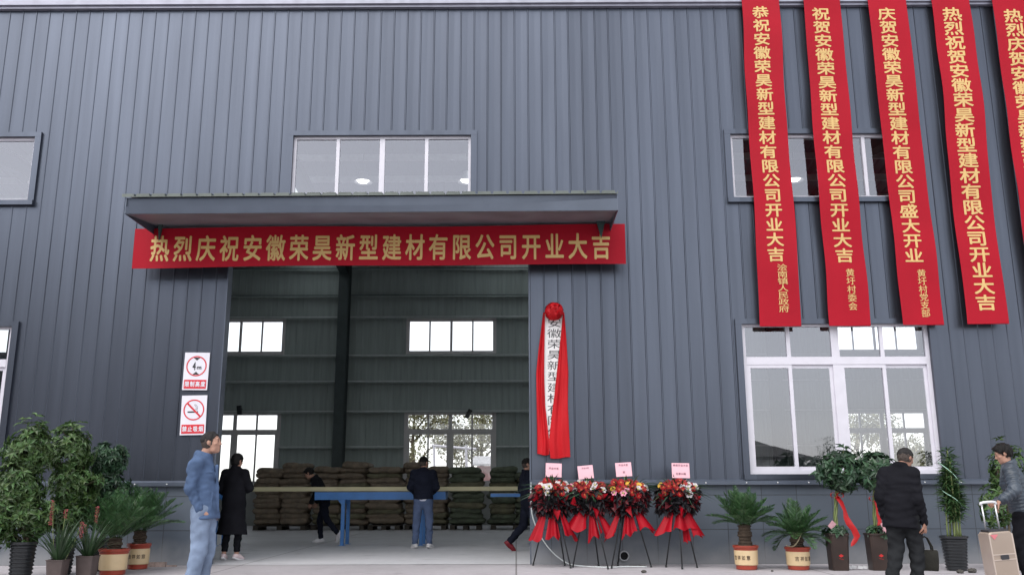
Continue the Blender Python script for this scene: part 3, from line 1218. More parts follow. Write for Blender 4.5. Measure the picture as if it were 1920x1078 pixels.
def crown_points(n, c, r, shell=.55, gap_seed=0):
    """points filling the outer part of a lumpy ellipsoid"""
    P = rng.normal(0, 1, (n, 3))
    P = unit(P)
    lump = 1 + .18 * np.sin(P[:, 0] * 4 + gap_seed) + .15 * np.sin(P[:, 2] * 5 + 2 * gap_seed) + .12 * np.sin(P[:, 1] * 6 + gap_seed * 3)
    rad = (shell + (1 - shell) * rng.random(n) ** .7) * lump
    return np.array(c) + P * rad[:, None] * np.array(r), P


def ribbed_pot(t, h, r0, r1, m=M_BLACKPOT, ribs=9):
    prof = [(r0 * .92, 0.0), (r0, .006)]
    for i in range(ribs):
        for q, dr in ((.15, 0), (.3, .012), (.65, .012), (.8, 0)):
            z = h * (.04 + .88 * (i + q) / ribs)
            prof.append((r0 + (r1 - r0) * z / h + dr, z))
    prof += [(r1 + .018, h * .94), (r1 + .02, h), (r1 - .004, h), (r1 - .02, h * .93), (.01, h * .90)]
    mb = MB()
    mb.lathe(prof, 32)
    o = mb.build('pot', m, t, smooth=True, autosmooth=35)
    s = MB()
    s.lathe([(r1 - .018, h * .90), (r1 * .5, h * .945), (.01, h * .95)], 20)
    s.build('soil', M_SOIL, t)
    return o


def banded_pot(t, h, r, turn, text='吉祥如意'):
    mb = MB()
    r0 = r * .86
    mb.lathe([(r0 * .9, 0), (r0, .008), (r0 + .004, h * .19)], 32, mi=0)
    mb.lathe([(r0 + .008, h * .19), (r0 + .016, h * .22), (r * .985, h * .77), (r * .975, h * .80)], 32, mi=1)
    mb.lathe([(r * .98, h * .80), (r * .99, h * .84), (r * 1.0, h * .87), (r * 1.06, h * .90), (r * 1.08, h * .98), (r * 1.05, h), (r * .95, h * .99), (r * .92, h * .93), (.01, h * .92)], 32, mi=0)
    o = mb.build('pot', [M_TERRA, M_CREAM], t, smooth=True, autosmooth=35)
    s = MB()
    s.lathe([(r * .93, h * .93), (r * .5, h * .97), (.01, h * .98)], 20)
    s.build('soil', M_SOIL, t)
    rt = r * .955 + .004
    if text:
        def bend(x, z):
            return -np.sqrt(np.maximum(1e-4, rt * rt - x * x)) - (z - h * .5) * .05
        lt = lettering([(c, (k - 1.5) * .062, h * .5, .042, .055) for k, c in enumerate(text)], mat('pot brush ink', (.045, .02, .012), rough=.6), o, 0.0, disp=bend, bold=.01)
        lt.rotation_euler = (0, 0, turn)
    return o


def tall_pot(t, h, w0, w1):
    mb = MB()
    mb.lathe([(w0 / 2, 0), (w0 / 2 + .003, .01), (w1 / 2 - .004, h * .94), (w1 / 2 + .006, h * .95), (w1 / 2 + .006, h), (w1 / 2 - .012, h), (w1 / 2 - .02, h * .94), (.01, h * .93)], 32, sq=7)
    o = mb.build('pot', M_BROWN, t, smooth=True, autosmooth=30)
    y = -(w0 + w1) / 4 - .004
    d = MB()
    d.add([(0, y, h * .36), (.035, y, h * .40), (0, y - .002, h * .45), (-.035, y, h * .40)], [(0, 1, 2, 3)])
    d.add([(.03, y, h * .30), (.034, y, h * .305), (-.03, y, h * .335), (-.034, y, h * .33)], [(0, 1, 2, 3)])
    d.build('red_emblem', mat('red decal', (.5, .02, .02), rough=.4), o)
    return o


# ------------------------------------------------------------------ cycads in banded pots
def cycad(label, loc, h, r, trunk_h, nfr, flen, lift, turn, text='吉祥如意', lean=(0, 0), seed=0):
    t = thing('potted_cycad', label, 'potted plant', loc, group='cycads in red and cream pots')
    banded_pot(t, h, r, turn, text)
    rr = np.random.default_rng(seed)
    zt = h + trunk_h
    tk = MB()
    prof = []
    for i in range(14):
        z = h * .9 + (trunk_h + h * .1) * i / 13
        prof.append((.085 + (.012 if i % 2 else 0) + .01 * math.sin(i), z))
    prof.append((.03, zt + .03))
    tk.lathe(prof, 14)
    tk.build('trunk', mat('cycad trunk', (.045, .030, .019), rough=.9, var=.35, scale=14, bump=.6), t)
    parts = []
    st = MB()
    for i in range(nfr):
        az = i * 2.39996 + rr.uniform(-.2, .2)
        el = lift[0] + (lift[1] - lift[0]) * ((i + .5) / nfr) + rr.uniform(-.12, .12)
        Lf = flen * rr.uniform(.85, 1.1)
        n = 40
        pts, dirs = [], []
        p = np.array([.05 * math.cos(az), .05 * math.sin(az), zt])
        e = el
        for k in range(n + 1):
            dvec = np.array([math.cos(az) * math.cos(e) + lean[0] * .3, math.sin(az) * math.cos(e) + lean[1] * .3, math.sin(e)])
            dvec /= np.linalg.norm(dvec)
            pts.append(p.copy())
            dirs.append(dvec)
            p = p + dvec * Lf / n
            e -= .021 * (1.2 - el)
        st.tube([tuple(q) for q in pts[::5]], .0032, 5)
        pts, dirs = np.array(pts[4:]), np.array(dirs[4:])
        side = unit(np.cross(dirs, np.array([0, 0, 1.0])))
        upv = np.cross(side, dirs)
        tt = np.linspace(0, 1, len(pts))
        ll = flen * .26 * np.sin(np.pi * (0.18 + .78 * tt)) ** .7 * 1.12
        for sg in (-1, 1):
            d = side * sg * .8 + dirs * .75 + upv * .35 + rr.normal(0, .06, dirs.shape)
            parts.append(leaves(pts, d, ll, .013, droop=.08, up=upv.copy(), cup=.1))
    np_mesh('fronds', *merge(parts), M_CYCAD, t, smooth=False)
    st.build('frond_stems', M_CYCAD, t)
    return t


c1 = cycad('taller of the two cycads by the wall, thick trunk in a red and cream pot', (3.195, -.95, 0), .325, .165, .26, 40, .50, (.40, 1.4), R(-38), seed=1)
c2 = cycad('lower cycad with short trunk, dry leaf lying on its pot, left of red ribbon plant', (3.90, -1.0, 0), .305, .165, .16, 34, .46, (-.02, 1.25), R(14), lean=(.25, 0), seed=2)
c3 = cycad('cycad in red and cream pot nearest the wall, left of the doorway', (-5.40, -.62, 0), .352, .155, .16, 38, .60, (.55, 1.45), R(10), lean=(.12, 0), seed=3)
c4 = cycad('cycad in red and cream pot in front, beside the red-flowered plants', (-5.35, -1.55, 0), .335, .185, .12, 38, .60, (.6, 1.45), R(150), lean=(.1, 0), seed=4)
# dry curled leaf on the second pot
dl_ = MB()
pv = []
for k in range(9):
    u = k / 8
    x = -.20 + .22 * u
    z = .325 - .045 * math.sin(u * 3.0) + .16 * u * u
    wd = .035 * math.sin(math.pi * (.1 + .85 * u))
    for s_ in (-1, 0, 1):
        pv.append((x, -.16 + s_ * wd - .02 * u, z + abs(s_) * .012 + .004 * math.sin(k)))
dl_.add(pv, [(k * 3 + j, k * 3 + j + 1, (k + 1) * 3 + j + 1, (k + 1) * 3 + j) for k in range(8) for j in range(2)])
dlo = dl_.build('dry_leaf', mat('dry leaf', (.36, .30, .20), rough=.8, var=.3, scale=20), None, smooth=True)
dlo.location = (3.90, -1.0, 0)
tag(dlo, 'curled pale dry leaf lying on the rim of a cycad pot', 'dry leaf')

# ------------------------------------------------------------------ money trees with red ribbons
def money_tree(label, loc, crown_c, crown_r, n, seed):
    t = thing('money_tree', label, 'potted plant', loc, group='dark-leaved trees in tall brown pots')
    tall_pot(t, .49, .22, .27)
    st = MB()
    for q in range(3):
        pts = []
        for k in range(16):
            u = k / 15
            a = q * 2.094 + u * 9
            rr_ = .018 * (1 - u * .3)
            pts.append((rr_ * math.cos(a) + crown_c[0] * u * u, rr_ * math.sin(a), .44 + (crown_c[2] - .42) * u))
        st.tube(pts, .014, 6)
    st.build('braided_stem', M_GSTEM, t, smooth=True)
    br = MB()
    P, D = crown_points(n, crown_c, crown_r, gap_seed=seed)
    for k in range(0, n, 4):
        a = np.array([crown_c[0] * .9, 0, crown_c[2] - crown_r[2] * .7])
        br.tube([tuple(a), tuple((a + P[k]) / 2 + np.array([0, 0, .03])), tuple(P[k])], .004, 5)
    br.build('twigs', M_GSTEM, t)
    np_mesh('crown', *palmate(P, D + np.array([0, 0, .25]), .17, .062, k=6), M_LEAFD, t, smooth=False)
    P, D = crown_points(26, (0, 0, .50), (.16, .15, .07), gap_seed=seed)
    np_mesh('underplanting', *palmate(P, D + np.array([0, 0, .5]), .09, .05, k=5), M_LEAFD, t, smooth=False)
    return t


money_tree('dark-leaved tree in tall brown pot with long red ribbon, left of the pair', (4.42, -1.1, 0), (.12, 0, 1.34), (.32, .28, .26), 74, 1)
money_tree('dark-leaved tree in tall brown pot half hidden behind the man in black', (4.965, -1.1, 0), (.08, 0, 1.33), (.29, .26, .24), 64, 2)
P, D = crown_points(16, (-.26, 0, 1.33), (.16, .12, .10), gap_seed=5)


def ribbon(label, pts, w, loc):
    mb = MB()
    v, f = [], []
    n = len(pts)
    for i, (x, y, z) in enumerate(pts):
        a = .8 * math.sin(i * .9)
        for s_ in (-1, 0, 1):
            v.append((x + s_ * w / 2 * math.cos(a) * (1 - .3 * (i == 0)), y + s_ * w / 2 * math.sin(a) - .01 * (s_ == 0), z + .01 * s_))
    for i in range(n - 1):
        for j in range(2):
            q = i * 3 + j
            f.append((q, q + 3, q + 4, q + 1))
    mb.add(v, f)
    mb.add([(x, y + .003, z) for x, y, z in v], [q[::-1] for q in f])
    # the tied bow
    x, y, z = pts[0]
    for sx in (-1, 1):
        loop = []
        for k in range(9):
            a = 2 * math.pi * k / 8
            loop.append((x + sx * (.045 - .045 * math.cos(a)), y - .02 + .018 * math.sin(a) * .6, z + .035 * math.sin(a) + .02))
        lv, lf = [], []
        for q in loop:
            lv += [(q[0], q[1] - .02, q[2]), (q[0], q[1] + .025, q[2])]
        lf = [(2 * k, 2 * k + 2, 2 * k + 3, 2 * k + 1) for k in range(8)]
        mb.add(lv, lf)
    o = mb.build('red_ribbon', mat('red ribbon', (.44, .006, .008), rough=.45, var=.06, transl=.15), None, smooth=True)
    o.location = loc
    return tag(o, label, 'ribbon', 'red ribbons tied on the potted trees')


ribbon('long red ribbon trailing from the tree stem down past its brown pot', [(.0, -.05, .98), (.05, -.07, .90), (.08, -.09, .80), (.09, -.10, .70), (.12, -.12, .62), (.17, -.14, .54), (.20, -.15, .45), (.15, -.15, .37), (.13, -.15, .33)], .085, (4.45, -1.1, 0))
ribbon('short red ribbon on the stem beside the back of the man in black', [(.0, -.05, .93), (.01, -.07, .85), (.0, -.08, .75), (.02, -.09, .66), (.01, -.10, .60)], .06, (4.98, -1.1, 0))
# a price tag on the first one
tg = MB()
tg.box(-.04, .04, -.002, .002, -.05, .05)
tgo = tg.build('paper_tag', mat('paper tag', (.55, .30, .34), rough=.6), None)
tgo.location = (4.345, -1.18, .60)
tgo.rotation_euler = (R(10), R(40), R(15))
tag(tgo, 'small pink paper tag stuck in the pot below the long red ribbon', 'paper tag')
tgo2 = copy_tree(tgo, (5.06, -1.22, .57), None, 'white and pink paper tag on the pot hidden by the man in black')
tgo2.rotation_euler = (R(5), R(-15), R(-10))
tgo2.scale = (1.2, 1, 1.3)

# ------------------------------------------------------------------ lucky bamboo in ribbed pot
t = thing('lucky_bamboo', 'tall slim lucky bamboo with pale ribbons in a black ribbed pot', 'potted plant', (5.985, -1.2, 0))
ribbed_pot(t, .455, .125, .165, ribs=10)
st = MB()
tops = []
for k in range(9):
    a = k * 2.4
    r_ = .035 + .075 * ((k * .37) % 1)
    x, y = r_ * math.cos(a), r_ * math.sin(a)
    h = (1.05, 1.25, 1.45, 1.6, 1.35, 1.15, 1.5, .95, 1.3)[k]
    pts = [(x * (1 - .25 * u) + .04 * u + .02 * math.sin(3 * u + k), y * (1 - .2 * u), .42 + (h - .42) * u) for u in np.linspace(0, 1, 9)]
    st.tube(pts, .011, 8)
    tops.append(pts)
st.build('stems', mat('bamboo cane', (.16, .20, .065), rough=.4, var=.2), t, smooth=True)
parts = []
for pts in tops:
    P = np.array(pts)
    for u in np.linspace(.40, 1, 13):
        i = min(7, int(u * 8))
        c = P[i] + (P[i + 1] - P[i]) * (u * 8 - i if u < 1 else 1)
        m_ = 11
        az = rng.uniform(0, 6.28, m_)
        d = np.stack([np.cos(az), np.sin(az), rng.uniform(-.1, .9, m_)], 1)
        parts.append(leaves(np.tile(c, (m_, 1)), d, rng.uniform(.09, .20, m_), .024, droop=.35))
np_mesh('leaves', *merge(parts), mat('lucky bamboo leaf', (.034, .078, .024), rough=.45, var=.2, scale=4, island=.45, hue=.02, transl=.2), t, smooth=False)
for q in range(2):
    rb = MB()
    pts = []
    for k in range(22):
        u = k / 21
        a = q * 3.1 + u * 5.5
        pts.append((.03 + .13 * math.cos(a), .13 * math.sin(a), 1.45 - u * .62 + .02 * math.sin(9 * u)))
    for k in range(21):
        (x0, y0, z0), (x1, y1, z1) = pts[k], pts[k + 1]
        rb.add([(x0, y0, z0 - .007), (x1, y1, z1 - .007), (x1, y1, z1 + .007), (x0, y0, z0 + .007)], [(0, 1, 2, 3)])
    rb.build('ribbon', mat('mint ribbon', (.36, .58, .45), rough=.35), t)

# tall bush at the right edge, behind the suitcase
t = thing('potted_bush', 'yellow-green bush at the right edge, behind the man with the suitcase', 'potted plant', (6.78, -1.1, 0), group='leafy bushes in black ribbed pots')
ribbed_pot(t, .44, .14, .17)
st = MB()
for k in range(4):
    st.tube([(.03 * math.cos(k * 1.57), .03 * math.sin(k * 1.57), .40), (.05 * math.cos(k * 1.8), .05 * math.sin(k * 1.8), .9), (.08 * math.cos(k * 2), .08 * math.sin(k * 2), 1.4)], .014, 7)
st.build('stems', M_STEM, t)
P1, D1 = crown_points(90, (0.12, 0, 1.32), (.27, .24, .36), gap_seed=2)
P2, D2 = crown_points(70, (-.10, 0, .85), (.20, .2, .38), gap_seed=4)
P, D = np.concatenate([P1, P2]), np.concatenate([D1, D2])
np_mesh('crown', *palmate(P, D + np.array([0, 0, .2]), .11, .045, k=5), M_BAMB, t, smooth=False)


# ------------------------------------------------------------------ the big bushes left of the door
def bush(label, loc, ph, pr, blobs, seed, n, m=M_LEAF):
    t = thing('potted_bush', label, 'potted plant', loc, group='leafy bushes in black ribbed pots')
    ribbed_pot(t, ph, pr * .82, pr)
    st = MB()
    Pa, Da = [], []
    for i, (c, r_) in enumerate(blobs):
        P, D = crown_points(int(n * r_[0] * r_[2] * 26), c, r_, shell=.5, gap_seed=seed + i)
        Pa.append(P)
        Da.append(D)
        st.tube([(.02 * i, .02, ph * .9), (c[0] * .4, c[1] * .4, (ph + c[2]) / 2), (c[0], c[1], c[2] + r_[2] * .4)], [.017, .014, .006], 7)
    P, D = np.concatenate(Pa), np.concatenate(Da)
    for k in range(0, len(P), 7):
        c = np.array(blobs[0][0])
        st.tube([(c[0] * .3, c[1] * .3, max(ph, P[k][2] - .2)), tuple(P[k])], .004, 4)
    st.build('stems', M_STEM, t)
    np_mesh('crown', *palmate(P, D + np.array([0, 0, .25]), .10, .043, k=6), m, t, smooth=False)
    return t


bush('tallest leafy bush in black ribbed pot at the left edge, nearest the camera', (-6.20, -2.25, 0), .46, .145,
     [((-.06, 0, 1.60), (.30, .28, .34)), ((-.16, 0, 1.10), (.34, .3, .36)), ((.05, 0, .75), (.27, .25, .25))], 1, 92)
bush('leafy bush behind the red-flowered plants, second crown from the left', (-6.06, -1.5, 0), .46, .145,
     [((-.02, 0, 1.62), (.30, .27, .32)), ((.06, 0, 1.12), (.32, .28, .36)), ((0, 0, .75), (.25, .25, .25))], 2, 88)
bush('leafy bush with the lowest crown, above the left pair of cycads', (-5.80, -.95, 0), .44, .145,
     [((-.01, 0, 1.50), (.25, .24, .26)), ((-.06, 0, 1.12), (.28, .25, .30)), ((.0, 0, .8), (.25, .22, .25))], 3, 84, M_LEAFD)
bush('leafy bush mostly cut off by the left edge of the photo', (-6.60, -2.35, 0), .40, .14,
     [((-.05, 0, 1.05), (.28, .26, .36)), ((.02, -.02, .62), (.24, .22, .2))], 4, 92)


# ------------------------------------------------------------------ red-flowered orchids
def orchid(label, loc, h, w, spikes, nb_, lean, seed):
    rr = np.random.default_rng(seed)
    t = thing('red_orchid', label, 'potted plant', loc, group='grassy plants with red flower spikes')
    mb = MB()
    mb.lathe([(w * .40, 0), (w * .41, .01), (w * .5, h * .96), (w * .53, h * .965), (w * .53, h), (w * .46, h), (w * .43, h * .95), (.01, h * .93)], 28, sq=6)
    mb.build('pot', mat('brown clay pot', (.085, .062, .058), rough=.6, var=.2), t, smooth=True, autosmooth=30)
    V, F, o = [], [], 0
    for k in range(nb_):
        az = rr.uniform(0, 6.28)
        L = rr.uniform(.35, .68)
        e = rr.uniform(.75, 1.5)
        p = np.array([.04 * math.cos(az), .04 * math.sin(az), h * .93])
        for i in range(9):
            u = i / 8
            d = np.array([math.cos(az) * math.cos(e) + lean * .25, math.sin(az) * math.cos(e), math.sin(e)])
            s = np.array([-math.sin(az), math.cos(az), 0])
            wd = .011 * (1 - u ** 2.5) + .0008
            V += [p - s * wd, p + np.array([0, 0, -wd * .5]), p + s * wd]
            if i < 8:
                for j in range(2):
                    q = o + i * 3 + j
                    F.append((q, q + 1, q + 4, q + 3))
            p = p + d * L / 8
            e -= .17 * (1.1 - .35 * e) * (.4 + u)
        o += 27
    np_mesh('blades', np.array(V), np.array(F), M_GRASS, t)
    MF = mat('red orchid petals', (.42, .085, .105), rough=.6, island=.4, var=.1)
    for x, y, z0, z1 in spikes:
        sp = MB()
        sp.tube([(x * .3, y * .3, h * .9), (x * .7, y * .7, z0 * .7 + .1), (x, y, z1)], .004, 5)
        spo = sp.build('flower_spike', M_GSTEM, t)
        n = int((z1 - z0) / .007)
        zz_ = np.linspace(z0, z1, n)
        az = np.arange(n) * 2.4
        base = np.stack([x + .008 * np.cos(az), y + .008 * np.sin(az), zz_], 1)
        parts = []
        for q in range(3):
            a2 = az + (q - 1) * .9
            d = np.stack([np.cos(a2), np.sin(a2), rr.uniform(.1, 1.0, n)], 1)
            parts.append(leaves(base, d, rr.uniform(.016, .030, n), .013, droop=.2))
        np_mesh('petals', *merge(parts), MF, spo, smooth=False)
    return t


orchid('grassy plant with three red flower spikes in brown pot, left edge foreground', (-5.67, -2.4, 0), .255, .225,
       [(-.13, -.03, .66, .96), (.03, .0, .74, .85), (.24, .02, .50, .70)], 64, 0.2, 1)
orchid('grassy plant with two red flower spikes in darker pot, beside the red and cream pot', (-5.42, -2.15, 0), .285, .235,
       [(-.06, -.04, .55, .66), (.06, .0, .68, .88)], 56, .35, 2)

# ================================================================== flower stands
PET = {}


def blossom_mesh(kind):
    if kind in PET:
        return PET[kind]
    mb = MB()
    n, L, W, rise = {'red': (13, .052, .020, .012), 'yellow': (13, .050, .020, .012), 'white': (6, .055, .044, .022), 'pink': (6, .055, .042, .02)}[kind]
    for ring in range(2 if n > 8 else 1):
        for k in range(n):
            a = 2 * math.pi * (k + .5 * ring) / n
            c, s = math.cos(a), math.sin(a)
            q = 1 - .22 * ring

            def P(u, w, z):
                return (u * L * q * c - w * W * s, u * L * q * s + w * W * c, z * rise + .004 * ring)
            o = [P(.18, 0, 0), P(.55, .5, .5), P(.9, .32, .95 if n > 8 else .3), P(1.0, 0, .9 if n > 8 else .1), P(.9, -.32, .95 if n > 8 else .3), P(.55, -.5, .5), P(.6, 0, .2)]
            mb.add(o, [(0, 6, 1), (1, 6, 2), (2, 6, 3), (3, 6, 4), (4, 6, 5), (5, 6, 0)][::1], 0)
    mb.lathe([(.016, .0), (.016, .010), (.010, .016), (.002, .017)], 10, mi=1)
    mp = {'red': mat('gerbera red', (.34, .006, .010), rough=.5, var=.1), 'yellow': mat('gerbera yellow', (.80, .50, .06), rough=.5),
          'white': mat('lily white', (.62, .56, .57), rough=.5), 'pink': mat('lily pink', (.72, .28, .38), rough=.5)}[kind]
    mc = {'red': mat('red flower eye', (.45, .08, .02), rough=.6), 'yellow': mat('yellow flower eye', (.35, .15, .02), rough=.6),
          'white': mat('lily eye', (.50, .45, .15), rough=.6), 'pink': mat('lily eye', (.50, .45, .15), rough=.6)}[kind]
    o = mb.build('blossom', [mp, mc])
    me = o.data
    bpy.data.objects.remove(o)
    PET[kind] = me
    return me


M_TULLE = mat('black wrapping mesh', (.012, .010, .014), rough=.7, var=.3, scale=20, transl=.15)
M_DRED = mat('dark red mesh', (.10, .004, .010), rough=.6, var=.3, scale=20, transl=.15)
M_SATIN = mat('red satin', (.30, .003, .011), rough=.5, var=.15, scale=4, spec=.15)
M_PINKC = mat('pink card', (.80, .46, .52), rough=.6, var=.03)
M_TRIPOD = mat('black tube', (.018, .02, .022), rough=.35)


def flower_stand(label, x, y, seed, mix, legs, card, satin, nfl=36, width=.27, spray=.5):
    rr = np.random.default_rng(seed)
    t = thing('flower_stand', label, 'flower stand', (x, y, 0), group='congratulation flower stands along the wall')
    for (lx, ly) in legs:
        l = MB()
        l.tube([(lx * .12, ly * .12, 1.0), (lx, ly, .012)], .0105, 8)
        l.tube([(lx, ly, .0), (lx * .985, ly * .985, .03)], .015, 8)
        l.build('leg', M_TRIPOD, t, smooth=True)
    # dark foliage mass + long palm sprays
    n = 150
    P, D = crown_points(n, (0, 0, 1.06), (width * .92, .19, .13), shell=.3, gap_seed=seed)
    parts = [leaves(P, D + np.array([0, -.2, .35]), rr.uniform(.08, .17, n), .03, droop=.3)]
    m_ = 34
    az = rr.uniform(0, 6.28, m_)
    d = np.stack([np.cos(az) * 1.3, np.sin(az) * .6, rr.uniform(-.25, .55, m_)], 1)
    parts.append(leaves(np.tile([0, 0, 1.04], (m_, 1)) + d * .12, d, rr.uniform(.25, spray, m_), .02, droop=.25))
    np_mesh('foliage', *merge(parts), M_LEAFD, t, smooth=False)
    # blossoms over a domed top
    for k in range(nfl):
        u = (k + .5) / nfl
        a = k * 2.39996
        r_ = math.sqrt(u)
        px, py = width * r_ * math.cos(a), .19 * r_ * math.sin(a) - .05
        pz = 1.185 - .07 * r_ * r_ - (.13 * max(0, -math.sin(a)) * r_) + rr.normal(0, .014)
        b = bpy.data.objects.new('blossom', blossom_mesh(mix[int(rr.integers(len(mix)))] if rr.random() > .25 else 'red'))
        COL.objects.link(b)
        b.parent = t
        b.location = (px, py, pz)
        nd = Vector((px * 1.4 + rr.normal(0, .10), -.8 + py + rr.normal(0, .12), .45 + rr.normal(0, .10)))
        b.rotation_euler = nd.to_track_quat('Z', 'Y').to_euler()
        b.scale = (rr.uniform(.85, 1.2),) * 3
    # dark mesh wrap: a ragged barrel of crumpled shards
    V, F = [], []
    na, nz_ = 90, 7
    for j in range(nz_):
        u = j / (nz_ - 1)
        for i in range(na + 1):
            a = 2 * math.pi * i / na
            ruff = 1 + .10 * math.sin(9 * a + seed) + .08 * math.sin(17 * a + 3 * u + seed)
            r_ = (.07 + .15 * math.sin(min(1, u * 1.5) * math.pi / 2)) * ruff
            V.append((r_ * math.cos(a) * width / .25, r_ * math.sin(a) * .75, .72 + .36 * u))
    for j in range(nz_ - 1):
        for i in range(na):
            q = j * (na + 1) + i
            F.append((q, q + 1, q + na + 2, q + na + 1))
    np_mesh('mesh_wrap', np.array(V), np.array(F), M_TULLE, t, smooth=True)
    for mm, nn_, nm in ((M_TULLE, 220, 'mesh_ruffle'), (M_DRED, 120, 'red_mesh_ruffle')):
        az = rr.uniform(0, 6.28, nn_)
        zz = rr.uniform(.72, 1.07, nn_)
        r_ = .225 * np.sin(np.clip((zz - .66) / .2, .3, 1) * 1.57)
        base = np.stack([r_ * np.cos(az) * width / .25, r_ * np.sin(az) * .75, zz], 1)
        d = np.stack([np.cos(az) * 1.0, np.sin(az), rr.uniform(-.9, .7, nn_)], 1) + rr.normal(0, .3, (nn_, 3))
        np_mesh(nm, *leaves(base, d, rr.uniform(.06, .15, nn_), rr.uniform(.06, .13, nn_), droop=.25, cup=.35), mm, t, smooth=False)
    # red satin skirt: folded tails
    for (a0, a1, zb0, zb1, rb) in satin:
        V, F = [], []
        nu, nv = 20, 12
        for j in range(nv + 1):
            v_ = j / nv
            for i in range(nu + 1):
                u = i / nu
                a = a0 + (a1 - a0) * (.5 + (u - .5) * (.75 + .25 * v_))
                fold = .030 * math.sin(u * 10.5 + seed) * (.25 + v_)
                r_ = .085 + (rb - .085) * v_ ** 1.05 + fold
                zb = zb0 + (zb1 - zb0) * u + .06 * abs(((u * 1.6 + .2 * seed) % 1) * 2 - 1)
                z = .90 + (zb - .90) * v_ + .02 * math.sin(u * 6)
                V.append((r_ * math.sin(a), -r_ * math.cos(a) * .75 - .03, z))
        for j in range(nv):
            for i in range(nu):
                q = j * (nu + 1) + i
                F.append((q, q + nu + 1, q + nu + 2, q + 1))
        np_mesh('satin_tail', np.array(V), np.array(F), M_SATIN, t, smooth=True)
    # satin shards tucked into the wrap
    for k in range(3):
        a = (-1.0, .1, .85)[k] + rr.uniform(-.3, .3)
        b_ = np.array([[.22 * math.sin(a), -.17 * math.cos(a) - .03, .82 + rr.uniform(0, .08)]])
        d = np.array([[math.sin(a) * .5 + rr.uniform(-.4, .4), -.35, 1.0 if k != 1 else -.9]])
        np_mesh('satin_shard', *leaves(b_, d, .19, .12, droop=.1, cup=.5), M_SATIN, t, smooth=False)
    # greeting card on a stick
    cx, cz, cw, ch, tilt, lines = card
    cp = MB()
    cp.box(-cw / 2, cw / 2, -.0015, .0015, 0, ch)
    co_ = cp.build('card', M_PINKC, t)
    co_.location = (cx, -.03, cz)
    co_.rotation_euler = (R(-6), tilt, R(3))
    items = []
    for (txt_, lz, sz) in lines:
        k0 = len(txt_)
        lettering([(c, (k - (k0 - 1) / 2) * sz * 1.25, ch * lz, sz, sz) for k, c in enumerate(txt_)],
                  mat('card ink', (.22, .08, .12), rough=.6), co_, -.003, bold=.015)
    sk = MB()
    sk.tube([(0, .004, .02), (0, .006, -.25)], .004, 5)
    sk.build('card_stick', M_GSTEM, co_)
    return t


flower_stand('flower stand beside the doorway, leftmost, plain pink card tilted slightly right', .53, -.50, 1, ['red', 'red', 'red', 'white', 'red', 'red', 'white', 'red'],
             [(-.28, .33), (.24, -.20), (.18, .24)], (.02, 1.265, .235, .20, R(2.5), [('开业大吉', .62, .03)]),
             [(-1.6, -.6, .34, .38, .32), (-.45, .5, .36, .40, .24), (.45, 1.6, .42, .36, .34)], width=.25)
flower_stand('flower stand second from the doorway, pink card tilted left, many white lilies', 1.06, -.52, 2, ['red', 'white', 'red', 'white', 'red', 'pink', 'red'],
             [(-.25, -.05), (.22, -.36), (.14, .20)], (-.03, 1.24, .225, .19, R(-5), [('开业大吉', .80, .022)]),
             [(-1.6, -.2, .52, .50, .33), (-.15, .7, .33, .44, .27), (.6, 1.6, .40, .46, .34)], nfl=32, width=.24)
flower_stand('third flower stand, pink card tilted left over red, yellow and white flowers', 1.62, -.55, 3, ['red', 'red', 'white', 'yellow', 'red', 'pink', 'red', 'red', 'red'],
             [(-.28, -.22), (.31, .0), (-.14, .25)], (-.04, 1.27, .235, .20, R(-3), [('开业大吉', .82, .028), ('贺', .3, .03)]),
             [(-1.6, -.6, .33, .46, .36), (-.5, .35, .37, .48, .26), (.35, 1.6, .50, .46, .37)], width=.27)
flower_stand('flower stand farthest right, upright pink card, broad red satin skirt', 2.34, -.58, 4, ['red', 'red', 'white', 'yellow', 'red', 'red', 'white', 'red', 'red'],
             [(-.20, .02), (-.03, -.33), (.23, -.06)], (.06, 1.245, .26, .215, R(1), [('恭贺开业大吉', .84, .03), ('生意兴隆', .28, .03)]),
             [(-1.6, -.4, .37, .50, .37), (-.5, .9, .48, .52, .27), (.25, .75, .28, .36, .18), (.6, 1.6, .38, .42, .33)], nfl=38, width=.27)

# white cable from the doorway along the ground
cb = MB()
pts = [(.232, -.06, 1.20), (.226, -.065, 1.0), (.236, -.07, .76), (.285, -.08, .58), (.36, -.10, .42), (.47, -.12, .26), (.60, -.14, .13), (.76, -.20, .03), (.95, -.40, .009), (1.28, -.62, .009), (1.6, -.5, .009), (1.9, -.55, .009)]
sm = []
for i in range(len(pts) - 1):
    for q in range(6):
        u = q / 6
        p0, p1, p2, p3 = [Vector(pts[max(0, min(len(pts) - 1, i + k))]) for k in (-1, 0, 1, 2)]
        sm.append(tuple(.5 * ((2 * p1) + (p2 - p0) * u + (2 * p0 - 5 * p1 + 4 * p2 - p3) * u * u + (3 * p1 - p0 - 3 * p2 + p3) * u ** 3)))
cb.tube(sm, .009, 8)
tag(cb.build('white_cable', mat('white cable', (.62, .66, .66), rough=.4), None, smooth=True), 'thin white cable running from the door edge down behind the flower stands', 'cable')

